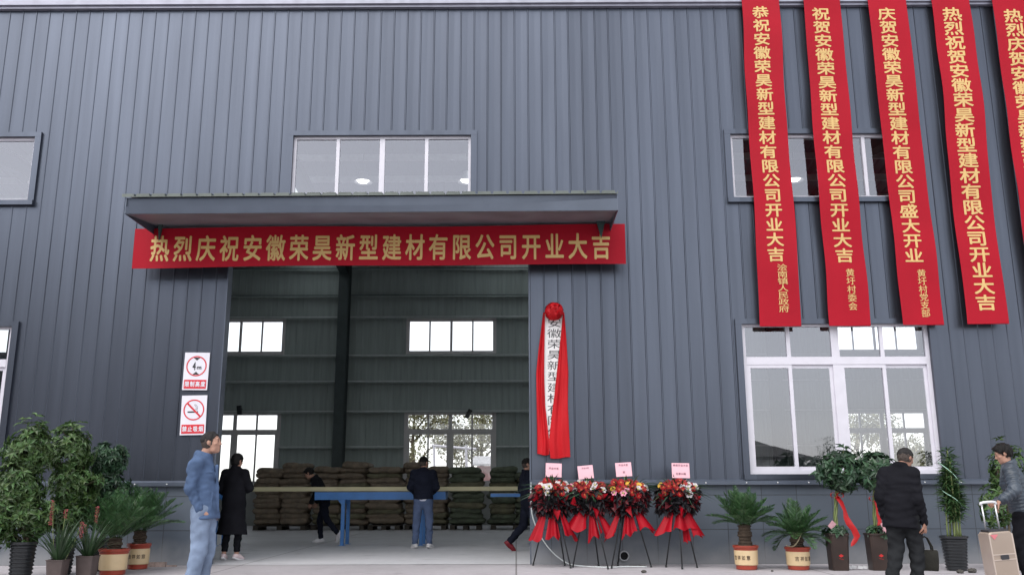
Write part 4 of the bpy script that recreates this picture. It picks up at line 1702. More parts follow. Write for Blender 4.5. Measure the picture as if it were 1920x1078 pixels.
# ================================================================== inside the hall: sacks, tables
def sack_mesh(w, d, h, seed):
    rr = random.Random(seed)
    nu, nv = 20, 10
    V, F = [], []
    p = [rr.uniform(0, 6) for _ in range(6)]
    for j in range(nv + 1):
        ph = -math.pi / 2 + math.pi * j / nv
        for i in range(nu):
            th = 2 * math.pi * i / nu
            ct, st_ = math.cos(th), math.sin(th)
            e = .32
            sx = math.copysign(abs(ct) ** e, ct)
            sy = math.copysign(abs(st_) ** e, st_)
            cz = math.cos(ph) ** .30 if math.cos(ph) > 1e-6 else 0
            sz = math.copysign(abs(math.sin(ph)) ** .8, math.sin(ph))
            x = w / 2 * sx * cz
            y = d / 2 * sy * cz
            z = h / 2 * sz * (1 - .18 * (abs(x) / (w / 2)) ** 4 - .15 * (abs(y) / (d / 2)) ** 4)
            z += .018 * math.sin(9 * x + p[0]) * math.cos(7 * y + p[1]) + .008 * math.sin(19 * x + 11 * y + p[5])
            x += .014 * math.sin(8 * y + p[2]) + .01 * math.sin(30 * z + p[3])
            y += .014 * math.sin(8 * x + p[4])
            V.append((x, y, z + h / 2))
    for j in range(nv):
        for i in range(nu):
            F.append((j * nu + i, j * nu + (i + 1) % nu, (j + 1) * nu + (i + 1) % nu, (j + 1) * nu + i))
    mb = MB()
    mb.add(V, F)
    return mb


SM = [mat('brown woven sack', (.20, .155, .112), rough=.8, var=.3, scale=7, bump=.4, bscale=150),
      mat('olive woven sack', (.15, .137, .085), rough=.8, var=.3, scale=7, bump=.4, bscale=150),
      mat('green woven sack', (.098, .115, .076), rough=.8, var=.3, scale=7, bump=.4, bscale=150)]
sackm = {}
for mi_ in range(3):
    for vv in range(3):
        o = sack_mesh(.80, .92, .205, 10 * mi_ + vv).build('woven_sack', SM[mi_], None, smooth=True)
        sackm[(mi_, vv)] = o.data
        bpy.data.objects.remove(o)
M_PAL = mat('pallet wood', (.06, .05, .04), rough=.85, var=.3, scale=4, stretch=(1, 8, 8))
STK = [(-7.55, -6.00, (11, 12), [0, 0, 0], 'leftmost stack, behind the woman in black'),
       (-5.92, -4.33, (11, 12), [0, 0, 1], 'second stack from the left, behind the stooping person'),
       (-4.27, -3.30, (11,), [1, 0, 0], 'narrow third stack from the left, behind the blue table leg'),
       (-3.24, -1.98, (12, 11), [0, 1, 0], 'fourth stack from the left, behind the man in jeans'),
       (-1.92, -.97, (11,), [2, 1, 2], 'fifth stack from the left, under the right window'),
       (-.76, .72, (11, 10), [2, 2, 1], 'rightmost stack, beside the doorway edge')]
for si, (xa, xb, lay, cols, where) in enumerate(STK):
    w = (xb - xa) / len(lay)
    yc = 13.05 + (si % 2) * .12
    # pallet: deck boards on blocks, open below
    p = MB()
    for k in range(5):
        yy = yc - .47 + k * .21
        p.box(xa + .03, xb - .03, yy, yy + .10, .115, .137)
    for k in range(3):
        xx = xa + .03 + (xb - xa - .20) * k / 2
        p.box(xx, xx + .14, yc - .47, yc + .47, .026, .1145)
        p.box(xx - .01, xx + .15, yc - .47, yc + .47, .006, .0255)
    po = p.build('pallet', M_PAL, None)
    tag(po, 'dark wooden pallet under the ' + where, 'pallet', 'pallets under the sack stacks')
    for c, nl in enumerate(lay):
        for k in range(nl):
            rr = random
            b = bpy.data.objects.new('woven_sack', sackm[(cols[rr.randrange(3)], rr.randrange(3))])
            COL.objects.link(b)
            b.location = (xa + w * (c + .5) + rr.uniform(-.06, .06), yc + rr.uniform(-.06, .03), .139 + k * .143 + rr.uniform(-.006, .006))
            b.rotation_euler = (rr.uniform(-.03, .03), rr.uniform(-.045, .045), rr.uniform(-.10, .10) + (math.pi if rr.random() < .5 else 0))
            b.scale = (w / .78 * rr.uniform(.93, 1.12), rr.uniform(.95, 1.05), rr.uniform(.9, 1.15))
            tag(b, 'woven sack in the ' + where, 'sack', 'sacks of the ' + where.split(',')[0])

M_BLUE = mat('blue enamel', (.048, .18, .47), rough=.4, var=.12, scale=4)
M_YEL = mat('pale yellow board', (.52, .48, .30), rough=.6, var=.1, scale=2)
GT = 'blue steel tables inside the doorway'


def blue_table(label, x0, x1, z0, z1, legx, y0=4.9, y1=5.55):
    t = thing('blue_table', label, 'table', ((x0 + x1) / 2, (y0 + y1) / 2, 0), group=GT)
    cx, cy = (x0 + x1) / 2, (y0 + y1) / 2
    f = MB()
    f.box(x0 - cx, x1 - cx, y0 - cy, y0 - cy + .06, z0, z1)
    f.box(x0 - cx, x1 - cx, y1 - cy - .06, y1 - cy, z0, z1)
    for k in range(4):
        xx = x0 - cx + (x1 - x0 - .05) * k / 3
        f.box(xx, xx + .05, y0 - cy + .0605, y1 - cy - .0605, z0 + .01, z1 - .01)
    f.build('frame', M_BLUE, t)
    MB().box(x0 - cx + .002, x1 - cx - .002, y0 - cy + .003, y1 - cy - .003, z1 + .001, z1 + .012).build('table_top', mat('steel plate', (.12, .14, .15), rough=.4, metal=.4), t)
    for lx in legx:
        for yy in (y0 - cy, y1 - cy - .07):
            l = MB()
            l.box(lx - cx - .035, lx - cx + .035, yy + .002, yy + .068, .012, z0 - .001)
            l.box(lx - cx - .07, lx - cx + .07, yy - .03, yy + .10, .004, .0115)
            # gusset
            l.add([(lx - cx - .036, yy + .03, z0 - .002), (lx - cx - .12, yy + .03, z0 - .002), (lx - cx - .036, yy + .03, z0 - .10),
                   (lx - cx - .036, yy + .036, z0 - .002), (lx - cx - .12, yy + .036, z0 - .002), (lx - cx - .036, yy + .036, z0 - .10)], [(0, 1, 2), (5, 4, 3)])
            l.build('leg', M_BLUE, t)
    return t


blue_table('long blue steel table with a deep beam, between stooping person and man in jeans', -4.12, -1.44, .908, 1.06, (-3.53, -1.93))
blue_table('blue steel table at the right side of the doorway, thinner beam', -.52, 1.9, .957, 1.022, (.34, 1.6))
blue_table('blue steel table behind the woman in the long black coat', -7.6, -5.75, .93, 1.06, (-7.3, -6.12))
pk = MB()
pk.box(-5.95, 2.2, 4.93, 5.50, 1.076, 1.165)
# chamfered edge strip and end caps make it a panel, not a plain bar
pk.box(-5.95, 2.2, 4.905, 4.929, 1.083, 1.158)
pk.box(-5.98, -5.951, 4.94, 5.49, 1.08, 1.16)
tag(pk.build('long_panel', M_YEL, None), 'long pale yellow panel lying across the blue tables', 'panel')

for lx, lz, a, lab in ((-1.56, 3.60, R(28), 'black floodlight tilted in front of the right back window'), (-9.2, 3.74, R(-8), 'small black floodlight above the left back window')):
    t = thing('floodlight', lab, 'floodlight', (lx, YB - .22, lz), group='floodlights on the back wall')
    t.rotation_euler = (0, a, 0)
    MB().box(-.07, .07, -.14, -.04, -.17, .14).build('housing', M_SBLK, t)
    MB().box(-.055, .055, -.146, -.1405, -.15, .12).build('lens', mat('dark lens', (.03, .035, .04), rough=.1), t)
    b = MB()
    b.tube([(-.085, -.09, 0), (-.085, .0, .03), (.085, .0, .03), (.085, -.09, 0)], .01, 6)
    b.build('bracket', M_SBLK, t)

# ================================================================== small litter on the ground
def stone(label, loc, r, seed, m, grp='stones and scraps on the apron', cat='stone', name='stone', sc_=(1, 1, .6)):
    rr = np.random.default_rng(seed)
    mb = MB()
    prof = [(max(.08, math.sin(math.pi * k / 6)) * r, (-math.cos(math.pi * k / 6)) * r) for k in range(7)]
    mb.lathe(prof, 10)
    mb.v = [(x * sc_[0] * (1 + rr.uniform(-.2, .2)), y * sc_[1] * (1 + rr.uniform(-.2, .2)), (z * (1 + rr.uniform(-.15, .15)) + r * .8) * sc_[2]) for x, y, z in mb.v]
    o = mb.build(name, m, None)
    o.location = loc
    return tag(o, label, cat, grp)


M_STN = mat('dark stone', (.06, .055, .05), rough=.9, var=.3, scale=30)
stone('dark stone on the ground below the bamboo pot', (5.83, -1.62, 0), .045, 1, M_STN)
stone('larger dark stone right of the bamboo pot', (6.02, -1.55, 0), .055, 2, M_STN)
stone('dark pebble in front of the third flower stand', (1.70, -1.45, 0), .035, 3, M_STN)
stone('flat dark scrap below the pipe in the wall', (1.75, -.42, 0), .06, 4, M_STN, sc_=(2.2, .6, .2))
stone('small pebble in front of the taller cycad pot', (3.45, -1.30, 0), .02, 5, M_STN)
br = MB()
br.box(-.13, .13, -.05, .05, 0, .065)
br.box(.14, .28, -.02, .04, 0, .02)
bro = br.build('brick_scrap', mat('pale brick', (.33, .25, .22), rough=.9, var=.3, scale=20), None)
bro.location = (-5.27, -.25, .001)
bro.rotation_euler = (0, 0, R(6))
tag(bro, 'broken pale brick lying on the ground left of the man in denim', 'brick')
pp_ = MB()
for k in range(4):
    x, y = .07 * k - .1, .03 * math.sin(k * 2)
    pp_.add([(x - .04, y, .012), (x + .02, y - .03, .004), (x + .05, y + .02, .035), (x - .01, y + .04, .05)], [(0, 1, 2), (0, 2, 3)])
ppo = pp_.build('paper_scrap', mat('crumpled paper', (.7, .7, .72), rough=.7), None)
ppo.location = (4.72, -.95, 0)
tag(ppo, 'crumpled white paper between the two tall brown pots', 'paper scrap')

# ================================================================== people
class Field:
    """signed distance field on a grid, meshed with surface nets"""

    def __init__(s, lo, hi, h):
        s.h = h
        s.lo = np.array(lo, float)
        s.n = np.maximum(4, np.ceil((np.array(hi) - s.lo) / h).astype(int) + 1)
        s.F = np.full(s.n, .5, np.float32)

    def block(s, lo, hi):
        a = np.clip(np.floor((np.array(lo) - s.lo) / s.h).astype(int), 0, s.n - 1)
        b = np.clip(np.ceil((np.array(hi) - s.lo) / s.h).astype(int) + 1, 1, s.n)
        ax = [s.lo[i] + s.h * np.arange(a[i], b[i]) for i in range(3)]
        X, Y, Z = np.meshgrid(*ax, indexing='ij')
        return (slice(a[0], b[0]), slice(a[1], b[1]), slice(a[2], b[2])), X, Y, Z

    def put(s, sl, d, k):
        A = s.F[sl]
        if k > 0:
            h = np.clip(.5 + .5 * (A - d) / k, 0, 1)
            s.F[sl] = A * (1 - h) + d * h - k * h * (1 - h)
        else:
            s.F[sl] = np.minimum(A, d)

    def cap(s, a, b, ra, rb, k=.02, flat=1.0, axis=(0, 1, 0), quilt=0.0, qn=0, wr=0.0, seed=0):
        """round cone from a to b; flat < 1 squeezes it along axis; quilt / wr = puffs / folds along its length"""
        a, b = np.array(a, float), np.array(b, float)
        m = max(ra, rb) + .07
        sl, X, Y, Z = s.block(np.minimum(a, b) - m, np.maximum(a, b) + m)
        ab = b - a
        L2 = max(1e-9, ab @ ab)
        px, py, pz = X - a[0], Y - a[1], Z - a[2]
        t = np.clip((px * ab[0] + py * ab[1] + pz * ab[2]) / L2, 0, 1)
        qx, qy, qz = px - t * ab[0], py - t * ab[1], pz - t * ab[2]
        if flat != 1.0:
            ax = np.array(axis, float)
            ax /= np.linalg.norm(ax)
            c = qx * ax[0] + qy * ax[1] + qz * ax[2]
            g = (1 / flat - 1) * c
            qx, qy, qz = qx + g * ax[0], qy + g * ax[1], qz + g * ax[2]
        r = ra + (rb - ra) * t
        if quilt:
            r = r + quilt * (np.abs(np.sin(math.pi * qn * t)) - .6)
        if wr:
            ang = np.arctan2(qy, qx)
            r = r + wr * (np.sin(t * 23 + 2 * np.sin(ang * 2 + seed) + seed) * .6 + np.sin(t * 11 + 3 * ang + seed * 2) * .6)
        d = (np.sqrt(qx * qx + qy * qy + qz * qz) - r)
        if flat != 1.0:
            d = d * (flat + (1 - flat) * .4)
        s.put(sl, d.astype(np.float32), k)

    def ell(s, c, r, M=None, k=.01, sub=False):
        c, r = np.array(c, float), np.array(r, float)
        m = r.max() + .05
        sl, X, Y, Z = s.block(c - m, c + m)
        P = [X - c[0], Y - c[1], Z - c[2]]
        if M is not None:
            P = [M[0][i] * P[0] + M[1][i] * P[1] + M[2][i] * P[2] for i in range(3)]
        k0 = np.sqrt((P[0] / r[0]) ** 2 + (P[1] / r[1]) ** 2 + (P[2] / r[2]) ** 2)
        k1 = np.sqrt((P[0] / r[0] ** 2) ** 2 + (P[1] / r[1] ** 2) ** 2 + (P[2] / r[2] ** 2) ** 2)
        d = np.where(k1 > 1e-6, k0 * (k0 - 1) / np.maximum(k1, 1e-6), -r.min())
        if sub:
            s.F[sl] = np.maximum(s.F[sl], -d.astype(np.float32))
        else:
            s.put(sl, d.astype(np.float32), k)

    def cut(s, p, n):
        """keep only the side of the plane where (x - p).n < 0"""
        n = np.array(n, float)
        n /= np.linalg.norm(n)
        ax = [s.lo[i] + s.h * np.arange(s.n[i]) for i in range(3)]
        d = ((ax[0] - p[0]) * n[0])[:, None, None] + ((ax[1] - p[1]) * n[1])[None, :, None] + ((ax[2] - p[2]) * n[2])[None, None, :]
        s.F = np.maximum(s.F, d.astype(np.float32))

    def noise(s, amp, freq, seed):
        rr = np.random.default_rng(seed)
        ax = [s.lo[i] + s.h * np.arange(s.n[i]) for i in range(3)]
        X, Y, Z = np.meshgrid(*ax, indexing='ij')
        for q in range(4):
            k = rr.normal(0, 1, 3) * np.array([1, 1, 1.3])
            k = k / np.linalg.norm(k) * freq * rr.uniform(.6, 1.6)
            s.F += (amp * .5 * np.sin(X * k[0] + Y * k[1] + Z * k[2] + rr.uniform(0, 6))).astype(np.float32)

    def mesh(s):
        F = s.F
        F[0], F[-1] = .1, .1
        F[:, 0], F[:, -1] = .1, .1
        F[:, :, 0], F[:, :, -1] = .1, .1
        ins = F < 0
        nx, ny, nz = F.shape
        cnt = np.zeros((nx - 1, ny - 1, nz - 1), np.int8)
        for dx in (0, 1):
            for dy in (0, 1):
                for dz in (0, 1):
                    cnt += ins[dx:nx - 1 + dx, dy:ny - 1 + dy, dz:nz - 1 + dz]
        I = np.argwhere((cnt > 0) & (cnt < 8))
        idx = np.full(cnt.shape, -1, np.int32)
        idx[I[:, 0], I[:, 1], I[:, 2]] = np.arange(len(I))
        acc = np.zeros((len(I), 3))
        num = np.zeros(len(I))
        C = [(0, 0, 0), (1, 0, 0), (0, 1, 0), (1, 1, 0), (0, 0, 1), (1, 0, 1), (0, 1, 1), (1, 1, 1)]
        E_ = [(0, 1), (2, 3), (4, 5), (6, 7), (0, 2), (1, 3), (4, 6), (5, 7), (0, 4), (1, 5), (2, 6), (3, 7)]
        val = [F[I[:, 0] + c[0], I[:, 1] + c[1], I[:, 2] + c[2]] for c in C]
        for a, b in E_:
            va, vb = val[a], val[b]
            m = (va < 0) != (vb < 0)
            t = np.where(m, va / np.where(m, va - vb, 1), 0)
            pa, pb = np.array(C[a]), np.array(C[b])
            acc += np.where(m[:, None], pa + (pb - pa) * t[:, None], 0)
            num += m
        V = s.lo + (I + acc / num[:, None]) * s.h
        Q = []
        for ax in range(3):
            sl0 = [slice(1, -1)] * 3
            sl0[ax] = slice(0, -1)
            sl1 = [slice(1, -1)] * 3
            sl1[ax] = slice(1, None)
            A, B = ins[tuple(sl0)], ins[tuple(sl1)]
            for flip, msk in ((False, A & ~B), (True, ~A & B)):
                J = np.argwhere(msk)
                if not len(J):
                    continue
                off = np.ones(3, int)
                off[ax] = 0
                J = J + off
                u, w = [(1, 2), (2, 0), (0, 1)][ax]
                eu, ew = np.eye(3, dtype=int)[u], np.eye(3, dtype=int)[w]
                q = [J - eu - ew, J - ew, J, J - eu]
                q = [idx[p[:, 0], p[:, 1], p[:, 2]] for p in q]
                q = np.stack(q if not flip else q[::-1], 1)
                Q.append(q)
        return V, np.concatenate(Q)


def rot(axis, a):
    return np.array(Matrix.Rotation(a, 3, axis))


SKINS = [mat('skin', (.40, .225, .165), rough=.5, spec=.3, var=.10, scale=20), mat('skin tanned', (.30, .155, .11), rough=.5, spec=.3, var=.10, scale=20)]
M_HAIR = mat('black hair', (.008, .007, .007), rough=.6, spec=.2, var=.3, scale=60, bump=.5, bscale=250)
M_FADE = mat('cropped grey hair', (.070, .056, .050), rough=.8, spec=.1, var=.4, scale=90, bump=.4, bscale=300)
M_HAIRG = mat('greying hair', (.022, .020, .020), rough=.7, spec=.2, var=.35, scale=80, bump=.5, bscale=250)


def lerp(a, b, t):
    return np.array(a) * (1 - t) + np.array(b) * t


def make_person(label, loc, heading, J, head, hair, cloth, shoes, hscale=1.0, skin=0, vox=.007, group=None, hands=('r', 'l')):
    """J: joints in body space (x right, y forward, z up).
    head = (yaw to the left, pitch down, roll). cloth = list of (name, material, function(Field, J))."""
    t = thing('person', label, 'person', loc, heading, group)
    J = {k: np.array(v, float) * (hscale if k != 'hs' else 1) for k, v in J.items()}
    P = np.array(list(J.values()))
    lo, hi = P.min(0) - .24, P.max(0) + .24
    lo[2] = max(lo[2], -.03)
    f = Field(lo, hi, vox)
    hs = hscale
    # trunk, neck
    ax_ = np.cross(J['shr'] - J['shl'], J['neck'] - J['pelv'])
    f.cap(J['pelv'], J['waist'], .125 * hs, .115 * hs, .05, .75, ax_)
    f.cap(J['waist'], J['chest'], .115 * hs, .13 * hs, .05, .75, ax_)
    f.cap(J['chest'], lerp(J['chest'], J['neck'], .7), .125 * hs, .085 * hs, .05, .75, ax_)
    f.cap(J['neck'], J['head'] - (J['head'] - J['neck']) * .35, .056 * hs, .052 * hs, .03)
    for s in 'rl':
        f.cap(J['neck'] - np.array([0, 0, .03]), J['sh' + s], .045 * hs, .05 * hs, .04)
        f.cap(J['sh' + s], J['el' + s], .046 * hs, .036 * hs, .02)
        f.cap(J['el' + s], J['wr' + s], .036 * hs, .026 * hs, .015)
        f.cap(J['hip' + s], J['kn' + s], .075 * hs, .05 * hs, .03)
        f.cap(J['kn' + s], J['an' + s], .05 * hs, .034 * hs, .02)
        f.cap(J['an' + s], J['toe' + s], .034 * hs, .024 * hs, .02)
        # hand: palm and five fingers, the thumb leaving the side of the palm
        w, e = J['wr' + s], J['el' + s]
        d = (J.get('hd' + s, w + (w - e)) - w)
        d = d / np.linalg.norm(d)
        pn = J.get('pn' + s, np.array([1.0 if s == 'l' else -1.0, 0, 0]))     # palm faces this way
        pn = pn - d * (pn @ d)
        pn = pn / np.linalg.norm(pn)
        side = np.cross(pn, d) * (1 if s == 'r' else -1)                        # towards the thumb
        k = hs * .98
        pc = w + d * .085 * k
        f.cap(w, w + d * .03 * k, .025 * k, .028 * k, .012)
        f.cap(w + d * .02 * k, pc, .034 * k, .040 * k, .012, .45, pn)
        curl = float(J['hs'][0] if s == 'r' else J['hs'][1]) if 'hs' in J else .5
        for i, (o_, L_, r_) in enumerate(((.029, .070, .0088), (.010, .080, .0092), (-.010, .074, .0088), (-.028, .056, .0078))):
            a = pc + side * o_ * k + d * .002
            dirn = d + side * o_ * 1.6
            dirn /= np.linalg.norm(dirn)
            c0 = curl * (.75 + .12 * i)
            seg = [.45, .31, .24]
            for q in range(3):
                dirn = dirn * math.cos(c0) + pn * math.sin(c0)
                b = a + dirn * L_ * seg[q] * k
                f.cap(a, b, r_ * k * (1 - .08 * q), r_ * k * (.94 - .1 * q), .003)
                a = b
        a = w + d * .035 * k + side * .028 * k
        dirn = d * .75 + side * .6 + pn * .35
        for q, L_ in enumerate((.038, .032, .026)):
            dirn /= np.linalg.norm(dirn)
            b = a + dirn * L_ * k
            f.cap(a, b, (.0125 - .0012 * q) * k, (.0115 - .0016 * q) * k, .005)
            a = b
            dirn = dirn * .9 + d * .25 + pn * .22 * (1 + curl)
    # head
    yaw, pit, rol = head
    M = rot('Z', yaw) @ rot('X', -pit) @ rot('Y', rol)
    hc = J['head']

    def hp(x, y, z):
        return hc + M @ (np.array([x, y, z]) * hs)
    MT = M
    f.ell(hp(0, -.012, .022), np.array([.075, .094, .092]) * hs, MT, .02)
    f.ell(hp(0, .030, -.035), np.array([.060, .060, .078]) * hs, MT, .025)
    f.cap(hp(-.032, .030, -.080), hp(.032, .030, -.080), .026 * hs, .026 * hs, .02)
    f.cap(hp(0, .064, -.092), hp(0, .070, -.088), .018 * hs, .018 * hs, .02)
    f.cap(hp(0, .083, .020), hp(0, .101, -.020), .0075 * hs, .0115 * hs, .012)
    f.cap(hp(-.013, .092, -.026), hp(.013, .092, -.026), .008 * hs, .008 * hs, .008)
    f.cap(hp(-.036, .076, .034), hp(.036, .076, .034), .011 * hs, .011 * hs, .012)
    f.cap(hp(-.017, .084, -.056), hp(.017, .084, -.056), .0075 * hs, .0075 * hs, .005)
    f.cap(hp(-.016, .082, -.069), hp(.016, .082, -.069), .008 * hs, .008 * hs, .005)
    for sx in (-1, 1):
        f.ell(hp(sx * .031, .088, .016), np.array([.016, .012, .010]) * hs, MT, 0, sub=True)
        f.ell(hp(sx * .031, .074, .014), np.array([.0135, .0135, .012]) * hs, MT, .003)
        f.ell(hp(sx * .042, .060, -.018), np.array([.02, .02, .016]) * hs, MT, .015)
        f.ell(hp(sx * .076, -.008, -.002), np.array([.009, .016, .027]) * hs, MT, .006)
    V, F = f.mesh()
    body = np_mesh('body', V, F, SKINS[skin], t)
    # eyes
    for sx in (-1, 1):
        e = MB()
        e.lathe([(.002, -.006), (.0055, -.004), (.0062, 0), (.0055, .004), (.002, .006)], 10)
        eo = e.build('eye', mat('dark eye', (.015, .01, .008), rough=.15), t, smooth=True)
        eo.location = hp(sx * .031, .0845, .0145)
    # hair: a shell over the skull, trimmed by the hairline
    hf = Field(hc - .22 * hs, hc + .22 * hs, vox * .9)
    style, mh = hair
    gro = {'short': .006, 'crop': .010, 'full': .018, 'bun': .016}[style]
    hf.ell(hp(0, -.012, .024), np.array([.076 + gro, .095 + gro, .093 + gro * 1.2]) * hs, MT, .0)
    if style == 'full':
        hf.ell(hp(0, .050, .082), np.array([.062, .055, .034]) * hs, MT, .02)
    if style == 'bun':
        hf.ell(hp(0, -.03, -.02), np.array([.076, .075, .09]) * hs, MT, .02)
    # face window and nape
    hl = {'short': .072, 'crop': .070, 'full': .078, 'bun': .062}[style]
    hf.cut(hp(0, .040 if style == 'short' else .052, .036 if style == 'short' else .030), M @ np.array([0, .80 if style == 'short' else .86, -.60 if style == 'short' else -.55]))
    hf.cut(hp(0, -.03, {'bun': -.10, 'full': -.052}.get(style, .012)), M @ np.array([0, .30 if style in ('bun', 'full') else .1, -1]))
    for sx in (-1, 1):
        hf.ell(hp(sx * .085, -.002, -.02), np.array([.022, .026, .05]) * hs, MT, 0, sub=True)
    hf.noise(.0035, 110, 3)
    for sx in (-1, 1):
        hf.cap(hp(sx * .018, .0905, .037), hp(sx * .044, .078, .038), .0042 * hs, .0035 * hs, 0)
    V, F = hf.mesh()
    np_mesh('hair', V, F, mh, t)
    if style in ('short', 'crop'):
        hf = Field(hc - .22 * hs, hc + .22 * hs, vox * .9)
        hf.ell(hp(0, -.012, .010), np.array([.0785, .0975, .100]) * hs, MT, .0)
        hf.cut(hp(0, .040, .020), M @ np.array([0, .9, -.35]))
        hf.cut(hp(0, -.03, -.062), M @ np.array([0, .25, -1]))
        hf.cut(hp(0, 0, .045), M @ np.array([0, -.15, 1]))
        for sx in (-1, 1):
            hf.ell(hp(sx * .085, -.002, -.02), np.array([.022, .026, .05]) * hs, MT, 0, sub=True)
        hf.noise(.002, 120, 5)
        V, F = hf.mesh()
        np_mesh('cropped_side_hair', V, F, M_FADE, t)
    # clothes
    for nm, m, fn, vx in cloth:
        c = Field(lo - .06, hi + .06, vx)
        fn(c, J, hs)
        if nm in ('jacket', 'trousers', 'coat'):
            c.noise(.0045 if nm != 'trousers' else .002, 26, len(label))
            c.noise(.002, 60, len(nm))
        V, F = c.mesh()
        np_mesh(nm, V, F, m, t)
    # shoes
    if shoes:
        for s in 'rl':
            a, b = J['an' + s], J['toe' + s]
            d = b - a
            d = d / np.linalg.norm(d)
            up = np.array([0, 0, 1.0]) - d * d[2]
            up /= np.linalg.norm(up)
            c = Field(np.minimum(a, b) - .16, np.maximum(a, b) + .16, vox)
            heel = a - d * .03 * hs - up * .038 * hs
            ball = b - up * .012 * hs
            c.cap(heel, ball - d * .03, .036 * hs, .040 * hs, .02, .85, up)
            c.cap(ball - d * .05, ball + d * .03, .041 * hs, .034 * hs, .02, .75, up)
            c.cap(a - up * .01, lerp(a, b, .5) - up * .005, .042 * hs, .032 * hs, .03)
            c.cut(a + up * .030 * hs - d * .02, up - d * .25)
            c.cut(a - up * .078 * hs, -up)
            V, F = c.mesh()
            sh = np_mesh('shoe', V, F, shoes[0], t)
            # sole
            c = Field(np.minimum(a, b) - .16, np.maximum(a, b) + .16, vox)
            q = -up * .066 * hs
            c.cap(a + q - d * .03 * hs, a + q + d * .03, .038 * hs, .038 * hs, .02, .5, up)
            c.cap(a + q + d * .02, b + d * .012 + q * .85 + up * 0.02 * hs, .038 * hs, .041 * hs, .02, .5, up)
            c.cut(a - up * .080 * hs, -up)
            V, F = c.mesh()
            np_mesh('sole', V, F, shoes[1], sh)
    return t


def stand(**kw):
    J = dict(pelv=(0, 0, .93), waist=(0, .005, 1.06), chest=(0, .0, 1.26), neck=(0, -.01, 1.445), head=(0, .015, 1.60),
             shr=(.175, -.01, 1.40), shl=(-.175, -.01, 1.40), elr=(.235, -.03, 1.12), ell=(-.235, -.03, 1.12),
             wrr=(.245, .06, .88), wrl=(-.245, .06, .88), hipr=(.085, 0, .90), hipl=(-.085, 0, .90),
             knr=(.095, .02, .49), knl=(-.095, .02, .49), anr=(.10, -.02, .085), anl=(-.10, -.02, .085),
             toer=(.125, .12, .04), toel=(-.125, .12, .04), hs=(.45, .45, 0))
    J.update(kw)
    return J


def lean_upper(J, ang, keys=('waist', 'chest', 'neck', 'head', 'shr', 'shl', 'elr', 'ell', 'wrr', 'wrl'), piv='pelv', ax='X'):
    p = np.array(J[piv], float)
    M = rot(ax, ang)
    for k in keys:
        J[k] = tuple(p + M @ (np.array(J[k]) - p))
    return J


def torso_axis(J):
    return np.cross(J['shr'] - J['shl'], J['neck'] - J['pelv'])


def jacket(hem=.0, loose=.0, quilt=0.0, wr=.004, collar=.05, flare=.0, seed=0, cuff=.0):
    def fn(c, J, h):
        ax = torso_axis(J)
        up = J['neck'] - J['pelv']
        up = up / np.linalg.norm(up)
        hp_ = J['pelv'] - up * hem * h
        c.cap(hp_, J['waist'], (.165 + loose + flare) * h, (.155 + loose) * h, .05, .72, ax, quilt=quilt, qn=4, wr=wr, seed=seed)
        c.cap(J['waist'], J['chest'], (.155 + loose) * h, (.172 + loose) * h, .05, .72, ax, quilt=quilt, qn=4, wr=wr, seed=seed + 1)
        c.cap(J['chest'], lerp(J['chest'], J['neck'], .62), (.168 + loose) * h, (.125 + loose * .6) * h, .06, .72, ax, quilt=quilt, qn=3)
        for s in 'rl':
            c.cap(J['neck'] - up * .045 * h, J['sh' + s] + np.array([0, 0, -.005]), .055 * h, (.066 + loose * .5) * h, .05)
            c.cap(J['sh' + s], J['el' + s], (.070 + loose * .6) * h, (.058 + loose * .5) * h, .025, quilt=quilt, qn=5, wr=wr, seed=seed + 2)
            e = lerp(J['el' + s], J['wr' + s], .96)
            c.cap(J['el' + s], e, (.058 + loose * .5) * h, (.044 + loose * .4) * h, .02, quilt=quilt, qn=4, wr=wr * 1.2, seed=seed + 3)
        if collar:
            nk = J['neck'] + up * .005 * h
            for q in range(16):
                a0, a1 = 2 * math.pi * q / 16, 2 * math.pi * (q + 1) / 16
                fw_ = np.cross(up, (J['shr'] - J['shl']))
                fw_ = fw_ / np.linalg.norm(fw_)
                rt = np.cross(fw_, up)
                p0 = nk + (rt * math.cos(a0) * .066 + fw_ * math.sin(a0) * .068) * h + up * (collar * .5 - .022 * math.sin(a0)) * h
                p1 = nk + (rt * math.cos(a1) * .066 + fw_ * math.sin(a1) * .068) * h + up * (collar * .5 - .022 * math.sin(a1)) * h
                c.cap(p0, p1, .017 * h, .017 * h, .015)
                c.cap(p0 - up * .03 * h, p1 - up * .03 * h, .020 * h, .020 * h, .02)
        c.cut(hp_ - up * .02 * h, -up)
    return fn


def trousers(wide=0.0, top=.07, ankle=.05, wr=.005, seed=0):
    def fn(c, J, h):
        ax = torso_axis(J)
        up = J['waist'] - J['pelv']
        up = up / np.linalg.norm(up)
        c.cap(J['pelv'] - up * .04 * h, J['pelv'] + up * top * h, .150 * h, .138 * h, .04, .74, ax)
        for s in 'rl':
            k = J['kn' + s]
            c.cap(J['hip' + s] - np.array([0, 0, .02]), k, (.096 + wide * .6) * h, (.068 + wide) * h, .035, wr=wr, seed=seed)
            e = lerp(k, J['an' + s], 1 - ankle)
            c.cap(k, e, (.068 + wide) * h, (.052 + wide) * h, .02, wr=wr * 1.2, seed=seed + 1)
            dd = e - k
            dd = dd / np.linalg.norm(dd)
            c_ = e + dd * .025
            sl, X, Y, Z = c.block(c_ - .14, c_ + .14)
            pl_ = (X - c_[0]) * dd[0] + (Y - c_[1]) * dd[1] + (Z - c_[2]) * dd[2]
            near = np.sqrt((X - c_[0]) ** 2 + (Y - c_[1]) ** 2 + (Z - c_[2]) ** 2) < .13
            c.F[sl] = np.where(near, np.maximum(c.F[sl], pl_.astype(np.float32)), c.F[sl])
    return fn


